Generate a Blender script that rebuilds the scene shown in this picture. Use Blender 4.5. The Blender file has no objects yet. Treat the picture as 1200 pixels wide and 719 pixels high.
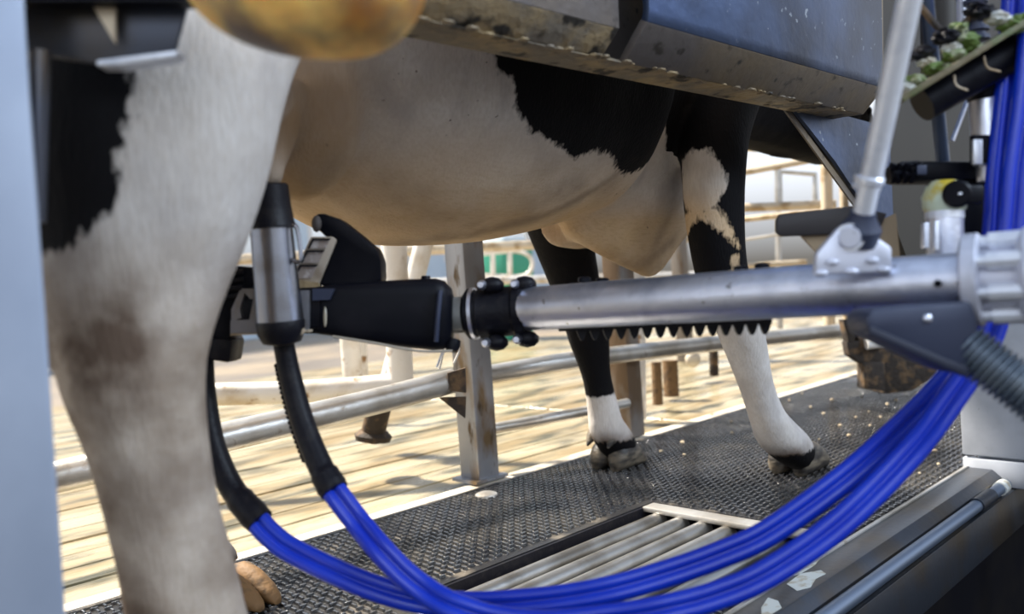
import bpy, bmesh, math, random
import numpy as np
from mathutils import Vector, Matrix, noise as mnoise

random.seed(7)
S = bpy.context.scene
COL = S.collection
PI = math.pi

# ------------------------------------------------------------------ camera
# world axes: +X runs along the cow (tail to head), +Y away from the milking robot, +Z up, mat top at z = 0
CAM = Vector((0.0, 0.0, 0.55))
ROLL = math.radians(3.7)
PITCH = math.radians(2.0)
FPX = 1000.0
fwd0 = Vector((1, 1, 0)).normalized()
rgt0 = Vector((1, -1, 0)).normalized()
CF = (fwd0 * math.cos(PITCH) - Vector((0, 0, 1)) * math.sin(PITCH)).normalized()
up0 = rgt0.cross(CF).normalized()
CR = rgt0 * math.cos(ROLL) - up0 * math.sin(ROLL)
CU = rgt0 * math.sin(ROLL) + up0 * math.cos(ROLL)
cam_d = bpy.data.cameras.new('camera'); cam = bpy.data.objects.new('camera', cam_d); COL.objects.link(cam)
cam.matrix_world = Matrix(((CR.x, CU.x, -CF.x, CAM.x), (CR.y, CU.y, -CF.y, CAM.y), (CR.z, CU.z, -CF.z, CAM.z), (0, 0, 0, 1)))
cam_d.sensor_width = 36; cam_d.lens = 36 * FPX / 1200; cam_d.clip_start = 0.02
cam_d.dof.use_dof = True; cam_d.dof.focus_distance = 1.62; cam_d.dof.aperture_fstop = 2.8
S.camera = cam

# ------------------------------------------------------------------ light
w = bpy.data.worlds.new('world'); S.world = w; w.use_nodes = True
wn = w.node_tree.nodes; wl = w.node_tree.links
bg = wn['Background']
tc = wn.new('ShaderNodeTexCoord'); sx = wn.new('ShaderNodeSeparateXYZ'); rp = wn.new('ShaderNodeValToRGB')
wl.new(tc.outputs['Generated'], sx.inputs[0]); wl.new(sx.outputs['Z'], rp.inputs[0]); wl.new(rp.outputs[0], bg.inputs[0])
e = rp.color_ramp.elements
e[0].position = 0.0; e[0].color = (0.35, 0.33, 0.30, 1); e[1].position = 0.62; e[1].color = (0.60, 0.74, 1.0, 1)
m_ = rp.color_ramp.elements.new(0.10); m_.color = (1.75, 1.85, 2.0, 1); m_ = rp.color_ramp.elements.new(0.34); m_.color = (1.5, 1.62, 1.85, 1)
bg.inputs[1].default_value = 0.60
sd = bpy.data.lights.new('sun', 'SUN'); sd.energy = 12.5; sd.color = (1.0, 0.92, 0.80); sd.angle = math.radians(5)
sun = bpy.data.objects.new('sun', sd); COL.objects.link(sun)
SUN_DIR = Vector((-0.22, 0.85, 1.05)).normalized()          # towards the sun
sun.rotation_euler = SUN_DIR.to_track_quat('Z', 'Y').to_euler()
def area(name, loc, target, size, energy, color):
    d = bpy.data.lights.new(name, 'AREA'); d.energy = energy; d.color = color; d.shape = 'RECTANGLE'; d.size = size[0]; d.size_y = size[1]
    o = bpy.data.objects.new(name, d); COL.objects.link(o); o.location = loc
    o.rotation_euler = (Vector(loc) - Vector(target)).to_track_quat('Z', 'Y').to_euler()
    return o
area('leg_fill', (-2.2, -2.2, 2.8), (0.6, 0.9, 0.8), (2.2, 1.6), 42, (0.76, 0.87, 1.0))  # unseen cool fill lamp, added to light the near hind leg
area('metal_fill', (2.2, -3.0, 3.0), (0.9, .4, 0.6), (2.0, 1.0), 150, (0.70, 0.83, 1.0))  # second unseen fill, added to brighten tube, strut, beam and hoses
S.view_settings.view_transform = 'Standard'; S.view_settings.look = 'None'; S.view_settings.gamma = 1
S.view_settings.use_curve_mapping = False; S.view_settings.exposure = 0.0

# ------------------------------------------------------------------ measuring helpers (pixel of the photograph + a distance -> world point)
def ray(px, py): return CF + CR * ((px - 600) / FPX) + CU * ((359.5 - py) / FPX)
def P(px, py, d): return CAM + ray(px, py) * d
def PY(px, py, y):
    r = ray(px, py); return CAM + r * (y / r.y)
def PZ(px, py, z=0.0):
    r = ray(px, py); return CAM + r * ((z - CAM.z) / r.z)

# ------------------------------------------------------------------ materials
MATS = {}
def mat(name, col, rough=0.5, metal=0.0, col2=None, scale=8.0, lo=0.45, hi=0.6, bump=0.0, bscale=60.0, stretch=None, coat=0.0, col3=None, scale3=30.0, lo3=0.6, hi3=0.68, spec=None, rough2=None, alpha=None, trans=0.0, emis=None):
    if name in MATS: return MATS[name]
    m = bpy.data.materials.new(name); m.use_nodes = True; n = m.node_tree.nodes; l = m.node_tree.links
    b = n['Principled BSDF']
    b.inputs['Base Color'].default_value = (*col, 1); b.inputs['Roughness'].default_value = rough; b.inputs['Metallic'].default_value = metal
    if spec is not None: b.inputs['Specular IOR Level'].default_value = spec
    if coat: b.inputs['Coat Weight'].default_value = coat; b.inputs['Coat Roughness'].default_value = 0.15
    if trans: b.inputs['Transmission Weight'].default_value = trans
    if emis: b.inputs['Emission Color'].default_value = (*emis[0], 1); b.inputs['Emission Strength'].default_value = emis[1]
    g = n.new('ShaderNodeNewGeometry'); vec = g.outputs['Position']
    if stretch:
        mp = n.new('ShaderNodeMapping'); mp.inputs['Scale'].default_value = stretch; l.new(vec, mp.inputs[0]); vec = mp.outputs[0]
    def layer(prev, c, sc, lo_, hi_):
        t = n.new('ShaderNodeTexNoise'); t.inputs['Scale'].default_value = sc; t.inputs['Detail'].default_value = 7; l.new(vec, t.inputs['Vector'])
        r = n.new('ShaderNodeMapRange'); r.inputs[1].default_value = lo_; r.inputs[2].default_value = hi_; l.new(t.outputs[0], r.inputs[0])
        x = n.new('ShaderNodeMix'); x.data_type = 'RGBA'; l.new(r.outputs[0], x.inputs['Factor'])
        if prev is None: x.inputs['A'].default_value = (*col, 1)
        else: l.new(prev, x.inputs['A'])
        x.inputs['B'].default_value = (*c, 1)
        return x.outputs['Result'], r.outputs[0]
    out = None
    if col2 is not None:
        out, fac = layer(None, col2, scale, lo, hi)
        if rough2 is not None:
            rr = n.new('ShaderNodeMapRange'); rr.inputs[3].default_value = rough; rr.inputs[4].default_value = rough2; l.new(fac, rr.inputs[0]); l.new(rr.outputs[0], b.inputs['Roughness'])
    if col3 is not None: out, _ = layer(out, col3, scale3, lo3, hi3)
    if out is not None: l.new(out, b.inputs['Base Color'])
    if bump:
        t = n.new('ShaderNodeTexNoise'); t.inputs['Scale'].default_value = bscale; t.inputs['Detail'].default_value = 5; l.new(vec, t.inputs['Vector'])
        bb = n.new('ShaderNodeBump'); bb.inputs['Strength'].default_value = bump; bb.inputs['Distance'].default_value = 0.01; l.new(t.outputs[0], bb.inputs['Height']); l.new(bb.outputs[0], b.inputs['Normal'])
    MATS[name] = m; return m

steel = mat('brushed stainless tube', (0.82, 0.85, 0.96), 0.38, 1.0, (0.42, 0.45, 0.55), 14, .5, .72, 0.06, 120, rough2=.45, col3=(.22, .21, .2), scale3=70, lo3=.68, hi3=.74)
steel_cup = mat('smoky stainless shell', (0.36, 0.38, 0.44), 0.27, 1.0, (0.26, 0.26, 0.28), 20, .5, .7)
steel_b = mat('bright stainless', (0.90, 0.93, 1.0), 0.32, 0.4, (0.66, 0.7, 0.8), 30, .5, .7)
steel_beam = mat('dull blue grey steel plate', (0.085, 0.12, 0.215), 0.42, 0.8, (0.05, 0.06, 0.09), 5, .42, .68, 0.12, 40, col3=(.30, .34, .40), scale3=55, lo3=.66, hi3=.72)
steel_dirty = mat('steel caked with dried dung', (0.20, 0.17, 0.13), 0.6, 0.25, (0.36, 0.27, 0.15), 16, .42, .6, 0.5, 50, col3=(.03, .025, .02), scale3=22, lo3=.55, hi3=.63)
steel_brown = mat('steel with brown film', (0.17, 0.15, 0.14), 0.5, 0.5, (0.24, 0.185, 0.12), 4, .4, .6, 0.15, 60, col3=(.08, .07, .06), scale3=40, lo3=.6, hi3=.7)
steel_kerb = mat('dark kerb steel', (0.065, 0.075, 0.095), 0.32, 0.75, (0.08, 0.065, 0.05), 6, .45, .65, 0.05, 60)
steel_trough = mat('dull trough steel', (0.09, 0.10, 0.13), 0.35, 0.8, (0.10, 0.08, 0.055), 5, .5, .65)
galv = mat('galvanised pipe', (0.62, 0.60, 0.56), 0.38, 0.75, (0.42, 0.38, 0.32), 9, .45, .65, 0.12, 60, col3=(.25, .17, .09), scale3=20, lo3=.64, hi3=.74)
galv_white = mat('pale galvanised rail with rust', (0.80, 0.77, 0.72), 0.5, 0.1, (0.55, 0.46, 0.34), 7, .52, .66, 0.1, 60, col3=(.30, .17, .07), scale3=18, lo3=.62, hi3=.7)
galv_post = mat('galvanised post with brown stains', (0.34, 0.35, 0.38), 0.45, 0.55, (0.22, 0.15, 0.08), 9, .53, .62, 0.1, 60, col3=(.10, .07, .04), scale3=25, lo3=.62, hi3=.7, stretch=(1, 1, .35))
post_rust = mat('rusty stained post', (0.20, 0.18, 0.165), 0.6, 0.3, (0.13, 0.085, 0.05), 12, .42, .58, 0.2, 60, stretch=(1, 1, .4))
rust = mat('dark rusted iron', (0.035, 0.026, 0.02), 0.75, 0.2, (0.13, 0.08, 0.04), 22, .5, .62, 0.5, 60)
rust_or = mat('brown rusted iron', (0.17, 0.10, 0.045), 0.75, 0.1, (0.10, 0.06, 0.03), 30, .5, .6, 0.5, 60)
cream_rail = mat('cream stained rail', (0.62, 0.52, 0.38), 0.5, 0.2, (0.36, 0.25, 0.13), 12, .5, .65)
panel_blue = mat('pale painted steel panel', (0.50, 0.58, 0.72), 0.45, 0.3, (0.32, 0.38, 0.5), 3, .4, .7)
cab_white = mat('speckled pale cabinet', (0.55, 0.58, 0.64), 0.5, 0.1, (0.42, 0.45, 0.5), 10, .45, .7, col3=(.1, .1, .11), scale3=90, lo3=.70, hi3=.74)
black_pl = mat('black plastic', (0.004, 0.0045, 0.008), 0.42, 0.0, (0.009, 0.009, 0.013), 20, .5, .7, spec=.13)
black_rb = mat('black rubber', (0.006, 0.006, 0.010), 0.45, 0.0, (0.015, 0.014, 0.016), 60, .5, .7, 0.1, 200, spec=.2)
navy_pl = mat('dark navy cast housing', (0.035, 0.045, 0.085), 0.5, 0.1, (0.05, 0.06, 0.10), 12, .5, .7)
mat_rb = mat('black rubber mat', (0.010, 0.010, 0.011), 0.34, 0.0, (0.04, 0.036, 0.03), 4, .45, .7, 0.2, 90, col3=(.20, .17, .13), scale3=11, lo3=.56, hi3=.75)
tread_m = mat('wet rubber tread', (0.018, 0.018, 0.020), 0.15, 0.0, (0.06, 0.054, 0.045), 4, .45, .7, 0.5, 160, coat=1.0)
blue = mat('glossy blue hose', (0.004, 0.028, 0.46), 0.30, 0.0, (0.007, 0.045, 0.58), 10, .4, .7, 0.02, 40, coat=.12)
beige = mat('beige sensor plate', (0.42, 0.36, 0.29), 0.5, 0.0, (0.30, 0.24, 0.18), 40, .5, .65)
lens = mat('smoked amber lens', (0.32, 0.27, 0.24), 0.12, 0.0, (0.5, 0.45, 0.42), 90, .5, .62, spec=.8)
cream_pl = mat('stained cream plastic', (0.98, 0.74, 0.25), 0.42, 0.0, (0.60, 0.24, 0.02), 9, .50, .66, 0.05, 40, col3=(.18, .13, .10), scale3=7, lo3=.55, hi3=.66)
milky = mat('milky green plastic', (0.60, 0.68, 0.52), 0.35, 0.0, (0.55, 0.42, 0.04), 22, .5, .6)
white_met = mat('white coated cast metal', (0.66, 0.68, 0.78), 0.38, 0.35, (0.5, 0.52, 0.6), 25, .5, .65, col3=(.2, .2, .25), scale3=60, lo3=.68, hi3=.74)
corr = mat('grey corrugated hose', (0.10, 0.13, 0.17), 0.35, 0.3, (0.16, 0.19, 0.22), 30, .5, .7)
green_moss = mat('green algae', (0.10, 0.16, 0.03), 0.7, 0.0, (0.3, 0.32, 0.2), 60, .5, .6, 0.4, 80)
pale_frag = mat('pale label scrap', (0.62, 0.64, 0.60), 0.5, 0, (0.45, 0.4, 0.3), 40, .5, .6)
floor_c = mat('wet sunlit concrete', (0.26, 0.19, 0.09), 0.42, 0.0, (0.48, 0.42, 0.28), 3.2, .4, .62, 0.5, 30, col3=(.07, .065, .035), scale3=7, lo3=.50, hi3=.66, rough2=.2, stretch=(.5, 1.5, 1))  # pale streaks along x paint sun highlights into the floor colour
floor_far = mat('wet far concrete with painted shade', (0.17, 0.14, 0.11), 0.35, 0.0, (0.28, 0.22, 0.15), 1.2, .4, .65, 0.15, 20, rough2=.5)  # darker tone paints a roof shadow onto the far floor
curb_m = mat('pale concrete curb', (0.66, 0.60, 0.50), 0.7, 0.0, (0.42, 0.34, 0.24), 12, .5, .65, 0.3, 60)
wall_m = mat('pale blue barn wall', (0.62, 0.74, 0.86), 0.8, 0.0, (0.54, 0.65, 0.76), 1.5, .4, .6)
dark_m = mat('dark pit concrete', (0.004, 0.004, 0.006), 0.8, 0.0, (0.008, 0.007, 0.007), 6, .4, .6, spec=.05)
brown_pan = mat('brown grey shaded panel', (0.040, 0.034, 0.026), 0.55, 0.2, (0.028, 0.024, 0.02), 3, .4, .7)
green_p = mat('green painted machine', (0.04, 0.30, 0.20), 0.5)
crumb_m = mat('beige feed crumb', (0.50, 0.40, 0.27), 0.8)
hoof_m = mat('hoof horn', (0.030, 0.026, 0.023), 0.5, 0.0, (0.17, 0.14, 0.10), 14, .45, .62, 0.3, 60, stretch=(1, 1, 3))
hoof_br = mat('orange brown hoof horn', (0.22, 0.12, 0.045), 0.7, 0.0, (0.06, 0.04, 0.025), 22, .5, .62, 0.3, 70)
glass = mat('window glass', (0.95, 0.98, 1.0), 0.05, 0.0, trans=1.0)
white_frame = mat('white window frame', (0.8, 0.8, 0.78), 0.5)

# ------------------------------------------------------------------ object helpers
def link(name, me, m=None, parent=None, smooth=False):
    o = bpy.data.objects.new(name, me); COL.objects.link(o)
    if m: me.materials.append(m)
    if parent: o.parent = parent
    if smooth:
        for p in me.polygons: p.use_smooth = True
    return o
def auto_smooth(o, deg=35):
    me = o.data
    for p in me.polygons: p.use_smooth = True
    bm = bmesh.new(); bm.from_mesh(me)
    for ed in bm.edges:
        if len(ed.link_faces) == 2 and ed.calc_face_angle(0) > math.radians(deg): ed.smooth = False
    bm.to_mesh(me); bm.free(); return o
def finish(name, bm, m, parent=None, deg=35):
    bmesh.ops.recalc_face_normals(bm, faces=bm.faces)
    me = bpy.data.meshes.new(name); bm.to_mesh(me); bm.free()
    return auto_smooth(link(name, me, m, parent), deg)
def tag(o, label, cat, group=None):
    o['label'] = label; o['category'] = cat
    if group: o['group'] = group
    return o
def thing(name, label, cat, loc=(0, 0, 0), group=None):
    o = bpy.data.objects.new(name, None); COL.objects.link(o); o.empty_display_size = .05
    ORIG[o.name] = Vector(loc); o.location = loc
    return tag(o, label, cat, group)
ORIG = {}
def settle():
    # children are modelled in world coordinates: shift their meshes so that they sit under their parent's origin
    done = set()
    def rec(o, off):
        for ch in o.children:
            if ch.type == 'MESH' and ch.data.name not in done:
                done.add(ch.data.name)
            ch.matrix_parent_inverse = Matrix.Translation(-off)
    for o in list(COL.objects):
        if o.parent is None and o.name in ORIG: rec(o, ORIG[o.name])
def struct(o): o['kind'] = 'structure'; return o

def frame(d):
    d = d.normalized(); a = Vector((0, 0, 1)) if abs(d.z) < .9 else Vector((1, 0, 0))
    u = d.cross(a).normalized(); v = d.cross(u).normalized(); return u, v
def cr_spline(pts, n):
    pts = [Vector(p) for p in pts]; q = [pts[0] * 2 - pts[1]] + pts + [pts[-1] * 2 - pts[-2]]; out = []
    for i in range(1, len(q) - 2):
        for k in range(n):
            t = k / n; p0, p1, p2, p3 = q[i - 1:i + 3]
            out.append(.5 * ((2 * p1) + (p2 - p0) * t + (2 * p0 - 5 * p1 + 4 * p2 - p3) * t * t + (3 * p1 - p0 - 3 * p2 + p3) * t ** 3))
    out.append(pts[-1]); return out
def cr_vals(vals, n):
    return [v.x for v in cr_spline([Vector((v, 0, 0)) for v in vals], n)]
def add_sweep(bm, pts, rad, seg=16, caps=True, up=None):
    # sweep a circle (or ellipse when rad entries are pairs) with parallel transport
    pts = [Vector(p) for p in pts]; rings = []; u = None
    for i, p in enumerate(pts):
        d = (pts[min(i + 1, len(pts) - 1)] - pts[max(i - 1, 0)]).normalized()
        if up is not None: u = (up - d * up.dot(d)).normalized()
        elif u is None: u, _ = frame(d)
        else: u = (u - d * u.dot(d)).normalized()
        v = d.cross(u)
        r = rad[i] if hasattr(rad, '__len__') else rad
        ru, rv = r if hasattr(r, '__len__') else (r, r)
        rings.append([bm.verts.new(p + u * math.cos(2 * PI * k / seg) * ru + v * math.sin(2 * PI * k / seg) * rv) for k in range(seg)])
    for a, b in zip(rings, rings[1:]):
        for k in range(seg): bm.faces.new((a[k], a[(k + 1) % seg], b[(k + 1) % seg], b[k]))
    if caps: bm.faces.new(rings[0][::-1]); bm.faces.new(rings[-1])
    return rings
def tube(name, pts, r, m, parent=None, seg=16, n=0):
    if n: pts = cr_spline(pts, n); r = cr_vals(r, n) if hasattr(r, '__len__') else r
    bm = bmesh.new(); add_sweep(bm, pts, r, seg); return finish(name, bm, m, parent)
def lathe(name, p0, p1, prof, m, parent=None, seg=28):
    # prof: list of (t along p0-p1, radius)
    bm = bmesh.new(); p0, p1 = Vector(p0), Vector(p1); d = p1 - p0; u, v = frame(d); rings = []
    for t, r in prof:
        c = p0 + d * t; rings.append([bm.verts.new(c + (u * math.cos(2 * PI * k / seg) + v * math.sin(2 * PI * k / seg)) * r) for k in range(seg)])
    for a, b in zip(rings, rings[1:]):
        for k in range(seg): bm.faces.new((a[k], a[(k + 1) % seg], b[(k + 1) % seg], b[k]))
    bm.faces.new(rings[0][::-1]); bm.faces.new(rings[-1])
    return finish(name, bm, m, parent)
def add_box(bm, c, x, y, z, sx_, sy_, sz_):
    c = Vector(c); vs = []
    for i in (-1, 1):
        for j in (-1, 1):
            for k in (-1, 1): vs.append(bm.verts.new(c + x * (i * sx_ / 2) + y * (j * sy_ / 2) + z * (k * sz_ / 2)))
    for f in ((0, 1, 3, 2), (4, 6, 7, 5), (0, 4, 5, 1), (2, 3, 7, 6), (0, 2, 6, 4), (1, 5, 7, 3)): bm.faces.new([vs[q] for q in f])
X3, Y3, Z3 = Vector((1, 0, 0)), Vector((0, 1, 0)), Vector((0, 0, 1))
def bevel(bm, w_, segs=2):
    bmesh.ops.bevel(bm, geom=[e_ for e_ in bm.edges if len(e_.link_faces) == 2 and e_.calc_face_angle(0) > .5], offset=w_, segments=segs, affect='EDGES', profile=.5)
def box(name, c, size, m, parent=None, ax=(X3, Y3, Z3), bev=0.0):
    bm = bmesh.new(); add_box(bm, c, *ax, *size)
    bmesh.ops.recalc_face_normals(bm, faces=bm.faces)
    if bev: bevel(bm, bev)
    return finish(name, bm, m, parent)
def prism(name, poly, off, m, parent=None, bev=0.0):
    # poly: world points of one face, off: extrusion vector
    bm = bmesh.new(); off = Vector(off); a = [bm.verts.new(Vector(p)) for p in poly]; b = [bm.verts.new(Vector(p) + off) for p in poly]; n = len(a)
    bm.faces.new(a); bm.faces.new(b[::-1])
    for i in range(n): bm.faces.new((a[i], b[i], b[(i + 1) % n], a[(i + 1) % n]))
    bmesh.ops.recalc_face_normals(bm, faces=bm.faces)
    if bev: bevel(bm, bev)
    return finish(name, bm, m, parent)
def ball(name, c, r, m, parent=None, ax=(X3, Y3, Z3), sub=3):
    bm = bmesh.new(); bmesh.ops.create_icosphere(bm, subdivisions=sub, radius=1); r = r if hasattr(r, '__len__') else (r,) * 3
    for v in bm.verts: v.co = Vector(c) + ax[0] * v.co.x * r[0] + ax[1] * v.co.y * r[1] + ax[2] * v.co.z * r[2]
    return finish(name, bm, m, parent)
def bolt(name, c, d, r, h, m, parent): 
    d = Vector(d).normalized(); c = Vector(c)
    return lathe(name, c, c + d * h, [(0, r), (.7, r), (1, r * .75)], m, parent, seg=6)

#@@STRUCT
# ================================================================== SETTING
# barn floor beyond the mat: long slats with recessed joints, then smooth concrete
fl = box('floor', (2.5, 8.3, -0.13), (15, 5.8, 0.2), floor_far); struct(fl)
fs_ = box('floor', (2.5, 4.3, -0.13), (15, 2.2, 0.2), floor_c); struct(fs_)
fb = box('floor', (1.0, 2.45, -0.15), (9, 1.52, 0.2), floor_far); struct(fb)
slat_me = None
for i in range(13):
    y = 1.80 + i * 0.115
    for j in range(3):
        bm = bmesh.new(); add_box(bm, (-1.9 + j * 3.0, y, -0.032 + random.uniform(-.002, .002)), X3, Y3, Z3, 2.992, 0.110, 0.04); bmesh.ops.recalc_face_normals(bm, faces=bm.faces); bevel(bm, .003, 1)
        finish('floor_slat', bm, floor_c, fb)
cb = box('trim_1', (1.2, 1.705, -0.055), (7.6, 0.07, 0.10), curb_m, bev=.01); struct(cb)
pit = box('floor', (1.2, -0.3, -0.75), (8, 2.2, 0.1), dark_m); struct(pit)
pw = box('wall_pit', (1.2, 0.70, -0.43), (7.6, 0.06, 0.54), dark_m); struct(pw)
# far wall with windows to the bright yard
WY = 10.2
wall = bpy.data.objects.new('wall_back', None)
bm = bmesh.new()
xs = [-3.5, -1.2, 0.4, 2.4, 4.0, 6.0, 7.8, 9.6, 11.5]
add_box(bm, (4.0, WY, 0.40), X3, Y3, Z3, 16, .15, 0.9); add_box(bm, (4.0, WY, 2.8), X3, Y3, Z3, 16, .15, .2)
for a, b in ((-4, -3.3), (-1.3, -.9), (1.1, 1.5), (3.5, 3.9), (5.9, 6.3), (8.3, 8.7), (10.7, 12)):
    add_box(bm, ((a + b) / 2, WY, 1.78), X3, Y3, Z3, b - a, .15, 1.86)
bmesh.ops.recalc_face_normals(bm, faces=bm.faces)
struct(finish('wall_back', bm, wall_m))
k = 1
for a, b in ((-3.3, -1.3), (-.9, 1.1), (1.5, 3.5), (3.9, 5.9), (6.3, 8.3), (8.7, 10.7)):
    c = (a + b) / 2; wv = b - a
    bm = bmesh.new()
    for q in (a + .04, c, b - .04): add_box(bm, (q, WY - .02, 1.78), X3, Y3, Z3, .07, .1, 1.86)
    for q in (.9, 1.78, 2.66): add_box(bm, (c, WY - .02, q), X3, Y3, Z3, wv, .09, .07)
    bmesh.ops.recalc_face_normals(bm, faces=bm.faces)
    wo = struct(finish('window_%d' % k, bm, white_frame))
    box('pane', (a + wv * .25, WY, 1.78), (wv * .5 - .04, .012, 1.8), glass, wo); box('pane', (a + wv * .75, WY, 1.78), (wv * .5 - .04, .012, 1.8), glass, wo)
    k += 1

# ------------------------------------------------------------------ rubber mat with pipe grate
HX0, HX1, HY0, HY1 = 0.86, 1.635, 0.80, 1.205
MX0, MX1, MY0, MY1 = -1.2, 4.6, 0.72, 1.665
mt = thing('rubber_mat', 'black rubber stall mat with raised tread under the standing cow', 'mat', (1.2, 1.2, 0))
bm = bmesh.new()
for x0, x1, y0, y1 in ((MX0, HX0, MY0, MY1), (HX1, MX1, MY0, MY1), (HX0, HX1, HY1, MY1), (HX0, HX1, MY0, HY0)):
    add_box(bm, ((x0 + x1) / 2, (y0 + y1) / 2, -.0125), X3, Y3, Z3, x1 - x0, y1 - y0, .019)
finish('mat_sheet', bm, mat_rb, mt)
# tread: short raised bars laid like a basket weave (too many to pick apart: joined)
vs = []; fs = []; p = 0.0185
def bar(cx, cy, along):
    L, W, h = .0078, .0030, .0030
    if along: hx, hy = L, W
    else: hx, hy = W, L
    b0 = len(vs)
    for z, s in ((-.003, 1.0), (h - .001, .62)):
        for sx_, sy_ in ((-1, -1), (1, -1), (1, 1), (-1, 1)): vs.append((cx + sx_ * hx * (s if not along else .5 + s / 2), cy + sy_ * hy * (s if along else .5 + s / 2), z))
    fs.append((b0 + 4, b0 + 5, b0 + 6, b0 + 7))
    for k_ in range(4): fs.append((b0 + k_, b0 + (k_ + 1) % 4, b0 + 4 + (k_ + 1) % 4, b0 + 4 + k_))
nx = int((3.7 - (-.2)) / p); ny = int((MY1 - MY0 - .02) / p)
for i in range(nx):
    for j in range(ny):
        cx = -.2 + i * p; cy = MY0 + .014 + j * p
        if HX0 - .012 < cx < HX1 + .012 and HY0 - .012 < cy < HY1 + .012: continue
        bar(cx, cy, (i + j) % 2 == 0)
me = bpy.data.meshes.new('tread'); me.from_pydata(vs, [], fs); tr = link('tread', me, tread_m, mt); tr['kind'] = 'stuff'
# raised rim along far edge, and pit under the grate
box('mat_rim', ((MX0 + MX1) / 2, MY1 - .004, -.004), (MX1 - MX0, .016, .012), mat_rb, mt, bev=.004)
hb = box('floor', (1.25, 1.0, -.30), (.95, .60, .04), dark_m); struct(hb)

gr = thing('drain_grate', 'galvanised pipe grate set in the opening of the black rubber mat', 'grate', (1.25, 1.0, -.03))
box('end_bar', (1.607, 1.0, -.008), (.045, .40, .012), galv, gr, bev=.003)
box('end_bar', (.885, 1.0, -.008), (.04, .40, .012), galv, gr, bev=.003)
for y in [1.160 - .060 * q_ for q_ in range(6)]:
    tube('pipe', [(.888, y, -.030), (1.60, y, -.030)], .0185, mat('wet grate pipe', (.42, .41, .39), .33, .85, (.25, .23, .2), 9, .45, .65, .1, 60), gr, 20)
box('rim_frame', (1.25, HY1 - .004, -.035), (.78, .008, .06), black_rb, gr)
box('rim_frame', (HX1 - .004, 1.0, -.035), (.008, .40, .06), black_rb, gr)
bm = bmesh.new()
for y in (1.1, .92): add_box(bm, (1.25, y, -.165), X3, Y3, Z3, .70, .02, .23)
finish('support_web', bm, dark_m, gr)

# ------------------------------------------------------------------ kerb beside the mat
kb = thing('steel_kerb', 'dark steel kerb channel running along the near edge of the rubber mat', 'kerb', (1.6, .66, -.06))
K0, K1 = -.6, 3.1
def strip(name, prof, m, parent, x0=K0, x1=K1):
    # prof: (y,z) closed polygon extruded along x
    return prism(name, [(x0, y, z) for y, z in prof], (x1 - x0, 0, 0), m, parent, .0015)
strip('top_plate', [(.717, -.001), (.660, -.001), (.640, -.018), (.640, -.028), (.717, -.028)], steel_kerb, kb)
strip('edge_strip', [(.722, .003), (.714, .003), (.714, -.006), (.722, -.006)], galv, kb)
strip('side_plate', [(.625, -.045), (.612, -.045), (.602, -.135), (.615, -.135)], steel_kerb, kb)
strip('gap_backing', [(.66, -.03), (.645, -.03), (.645, -.13), (.66, -.13)], dark_m, kb)
tube('handrail_pipe', [(K0, .618, -.022), (2.25, .618, -.022)], .0135, mat('dark bluish pipe steel', (.20, .25, .34), .4, .8), kb, 20)
lathe('pipe_collar', (2.03, .618, -.022), (2.13, .618, -.022), [(0, .017), (1, .017)], steel_kerb, kb)
lathe('pipe_tape', (2.20, .618, -.022), (2.235, .618, -.022), [(0, .0165), (1, .0165)], pale_frag, kb)
# torn sticker remains
for pts in ([(922, 684), (938, 672), (962, 668), (968, 672), (956, 678), (950, 688), (934, 692)], [(892, 712), (900, 700), (912, 704), (916, 712), (905, 719), (893, 730)], [(925, 676), (945, 662), (963, 652), (955, 662), (938, 672)]):
    prism('sticker_scrap', [PZ(x, y, -.0008) for x, y in pts], (0, 0, .0006), pale_frag, kb)

# white cabinet standing on the kerb
cabt = thing('pale_cabinet', 'pale speckled cabinet panel at the far end of the steel kerb', 'cabinet', (2.36, .60, 0))
box('front_panel', (2.31, .62, .245), (.02, .215, .43), cab_white, cabt, bev=.003)
box('front_panel', (2.31, .62, -.01), (.02, .215, .065), cab_white, cabt, bev=.003)
box('cabinet_body', (2.45, .60, .20), (.25, .20, .50), cab_white, cabt, bev=.004)
box('end_post', (2.24, .50, .10), (.03, .03, .70), steel_trough, cabt)

# ------------------------------------------------------------------ overhead beam
bmX0, bmX1 = -.25, 1.80
beam = thing('overhead_beam', 'long blue grey steel side beam above the cow belly', 'beam', (1.2, .72, .85))
BY = .72
def P_beam(px, py): return PY(px, py, BY)
# profile (y,z): near face plate, slanted brown lip below, dirty flange pointing at the cow
def beamstrip(name, prof, m, x0, x1, bev=.002): return prism(name, [(x0, y, z) for y, z in prof], (x1 - x0, 0, 0), m, beam, bev)
beamstrip('face_plate', [(.690, .888), (.686, .905), (.672, 1.35), (.684, 1.35), (.698, .905), (.702, .893)], steel_beam, .99, bmX1)
beamstrip('lower_lip', [(.690, .888), (.735, .842), (.745, .848), (.702, .896)], steel_brown, .99, bmX1)
beamstrip('dirty_flange', [(.735, .842), (.800, .842), (.800, .850), (.745, .850)], steel_dirty, .58, bmX1)
beamstrip('face_plate', [(.705, .875), (.690, 1.35), (.702, 1.35), (.717, .878)], steel_brown, .50, .945)
beamstrip('lower_lip', [(.705, .875), (.738, .845), (.748, .850), (.717, .880)], steel_dirty, .50, .945)
beamstrip('inner_plate', [(.80, .850), (.79, .850), (.79, 1.3), (.80, 1.3)], steel_brown, .60, bmX1)
beamstrip('end_cap', [(.690, .888), (.672, 1.35), (.80, 1.35), (.80, .845), (.735, .842)], steel_brown, bmX1 - .004, bmX1 + .012)
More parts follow.
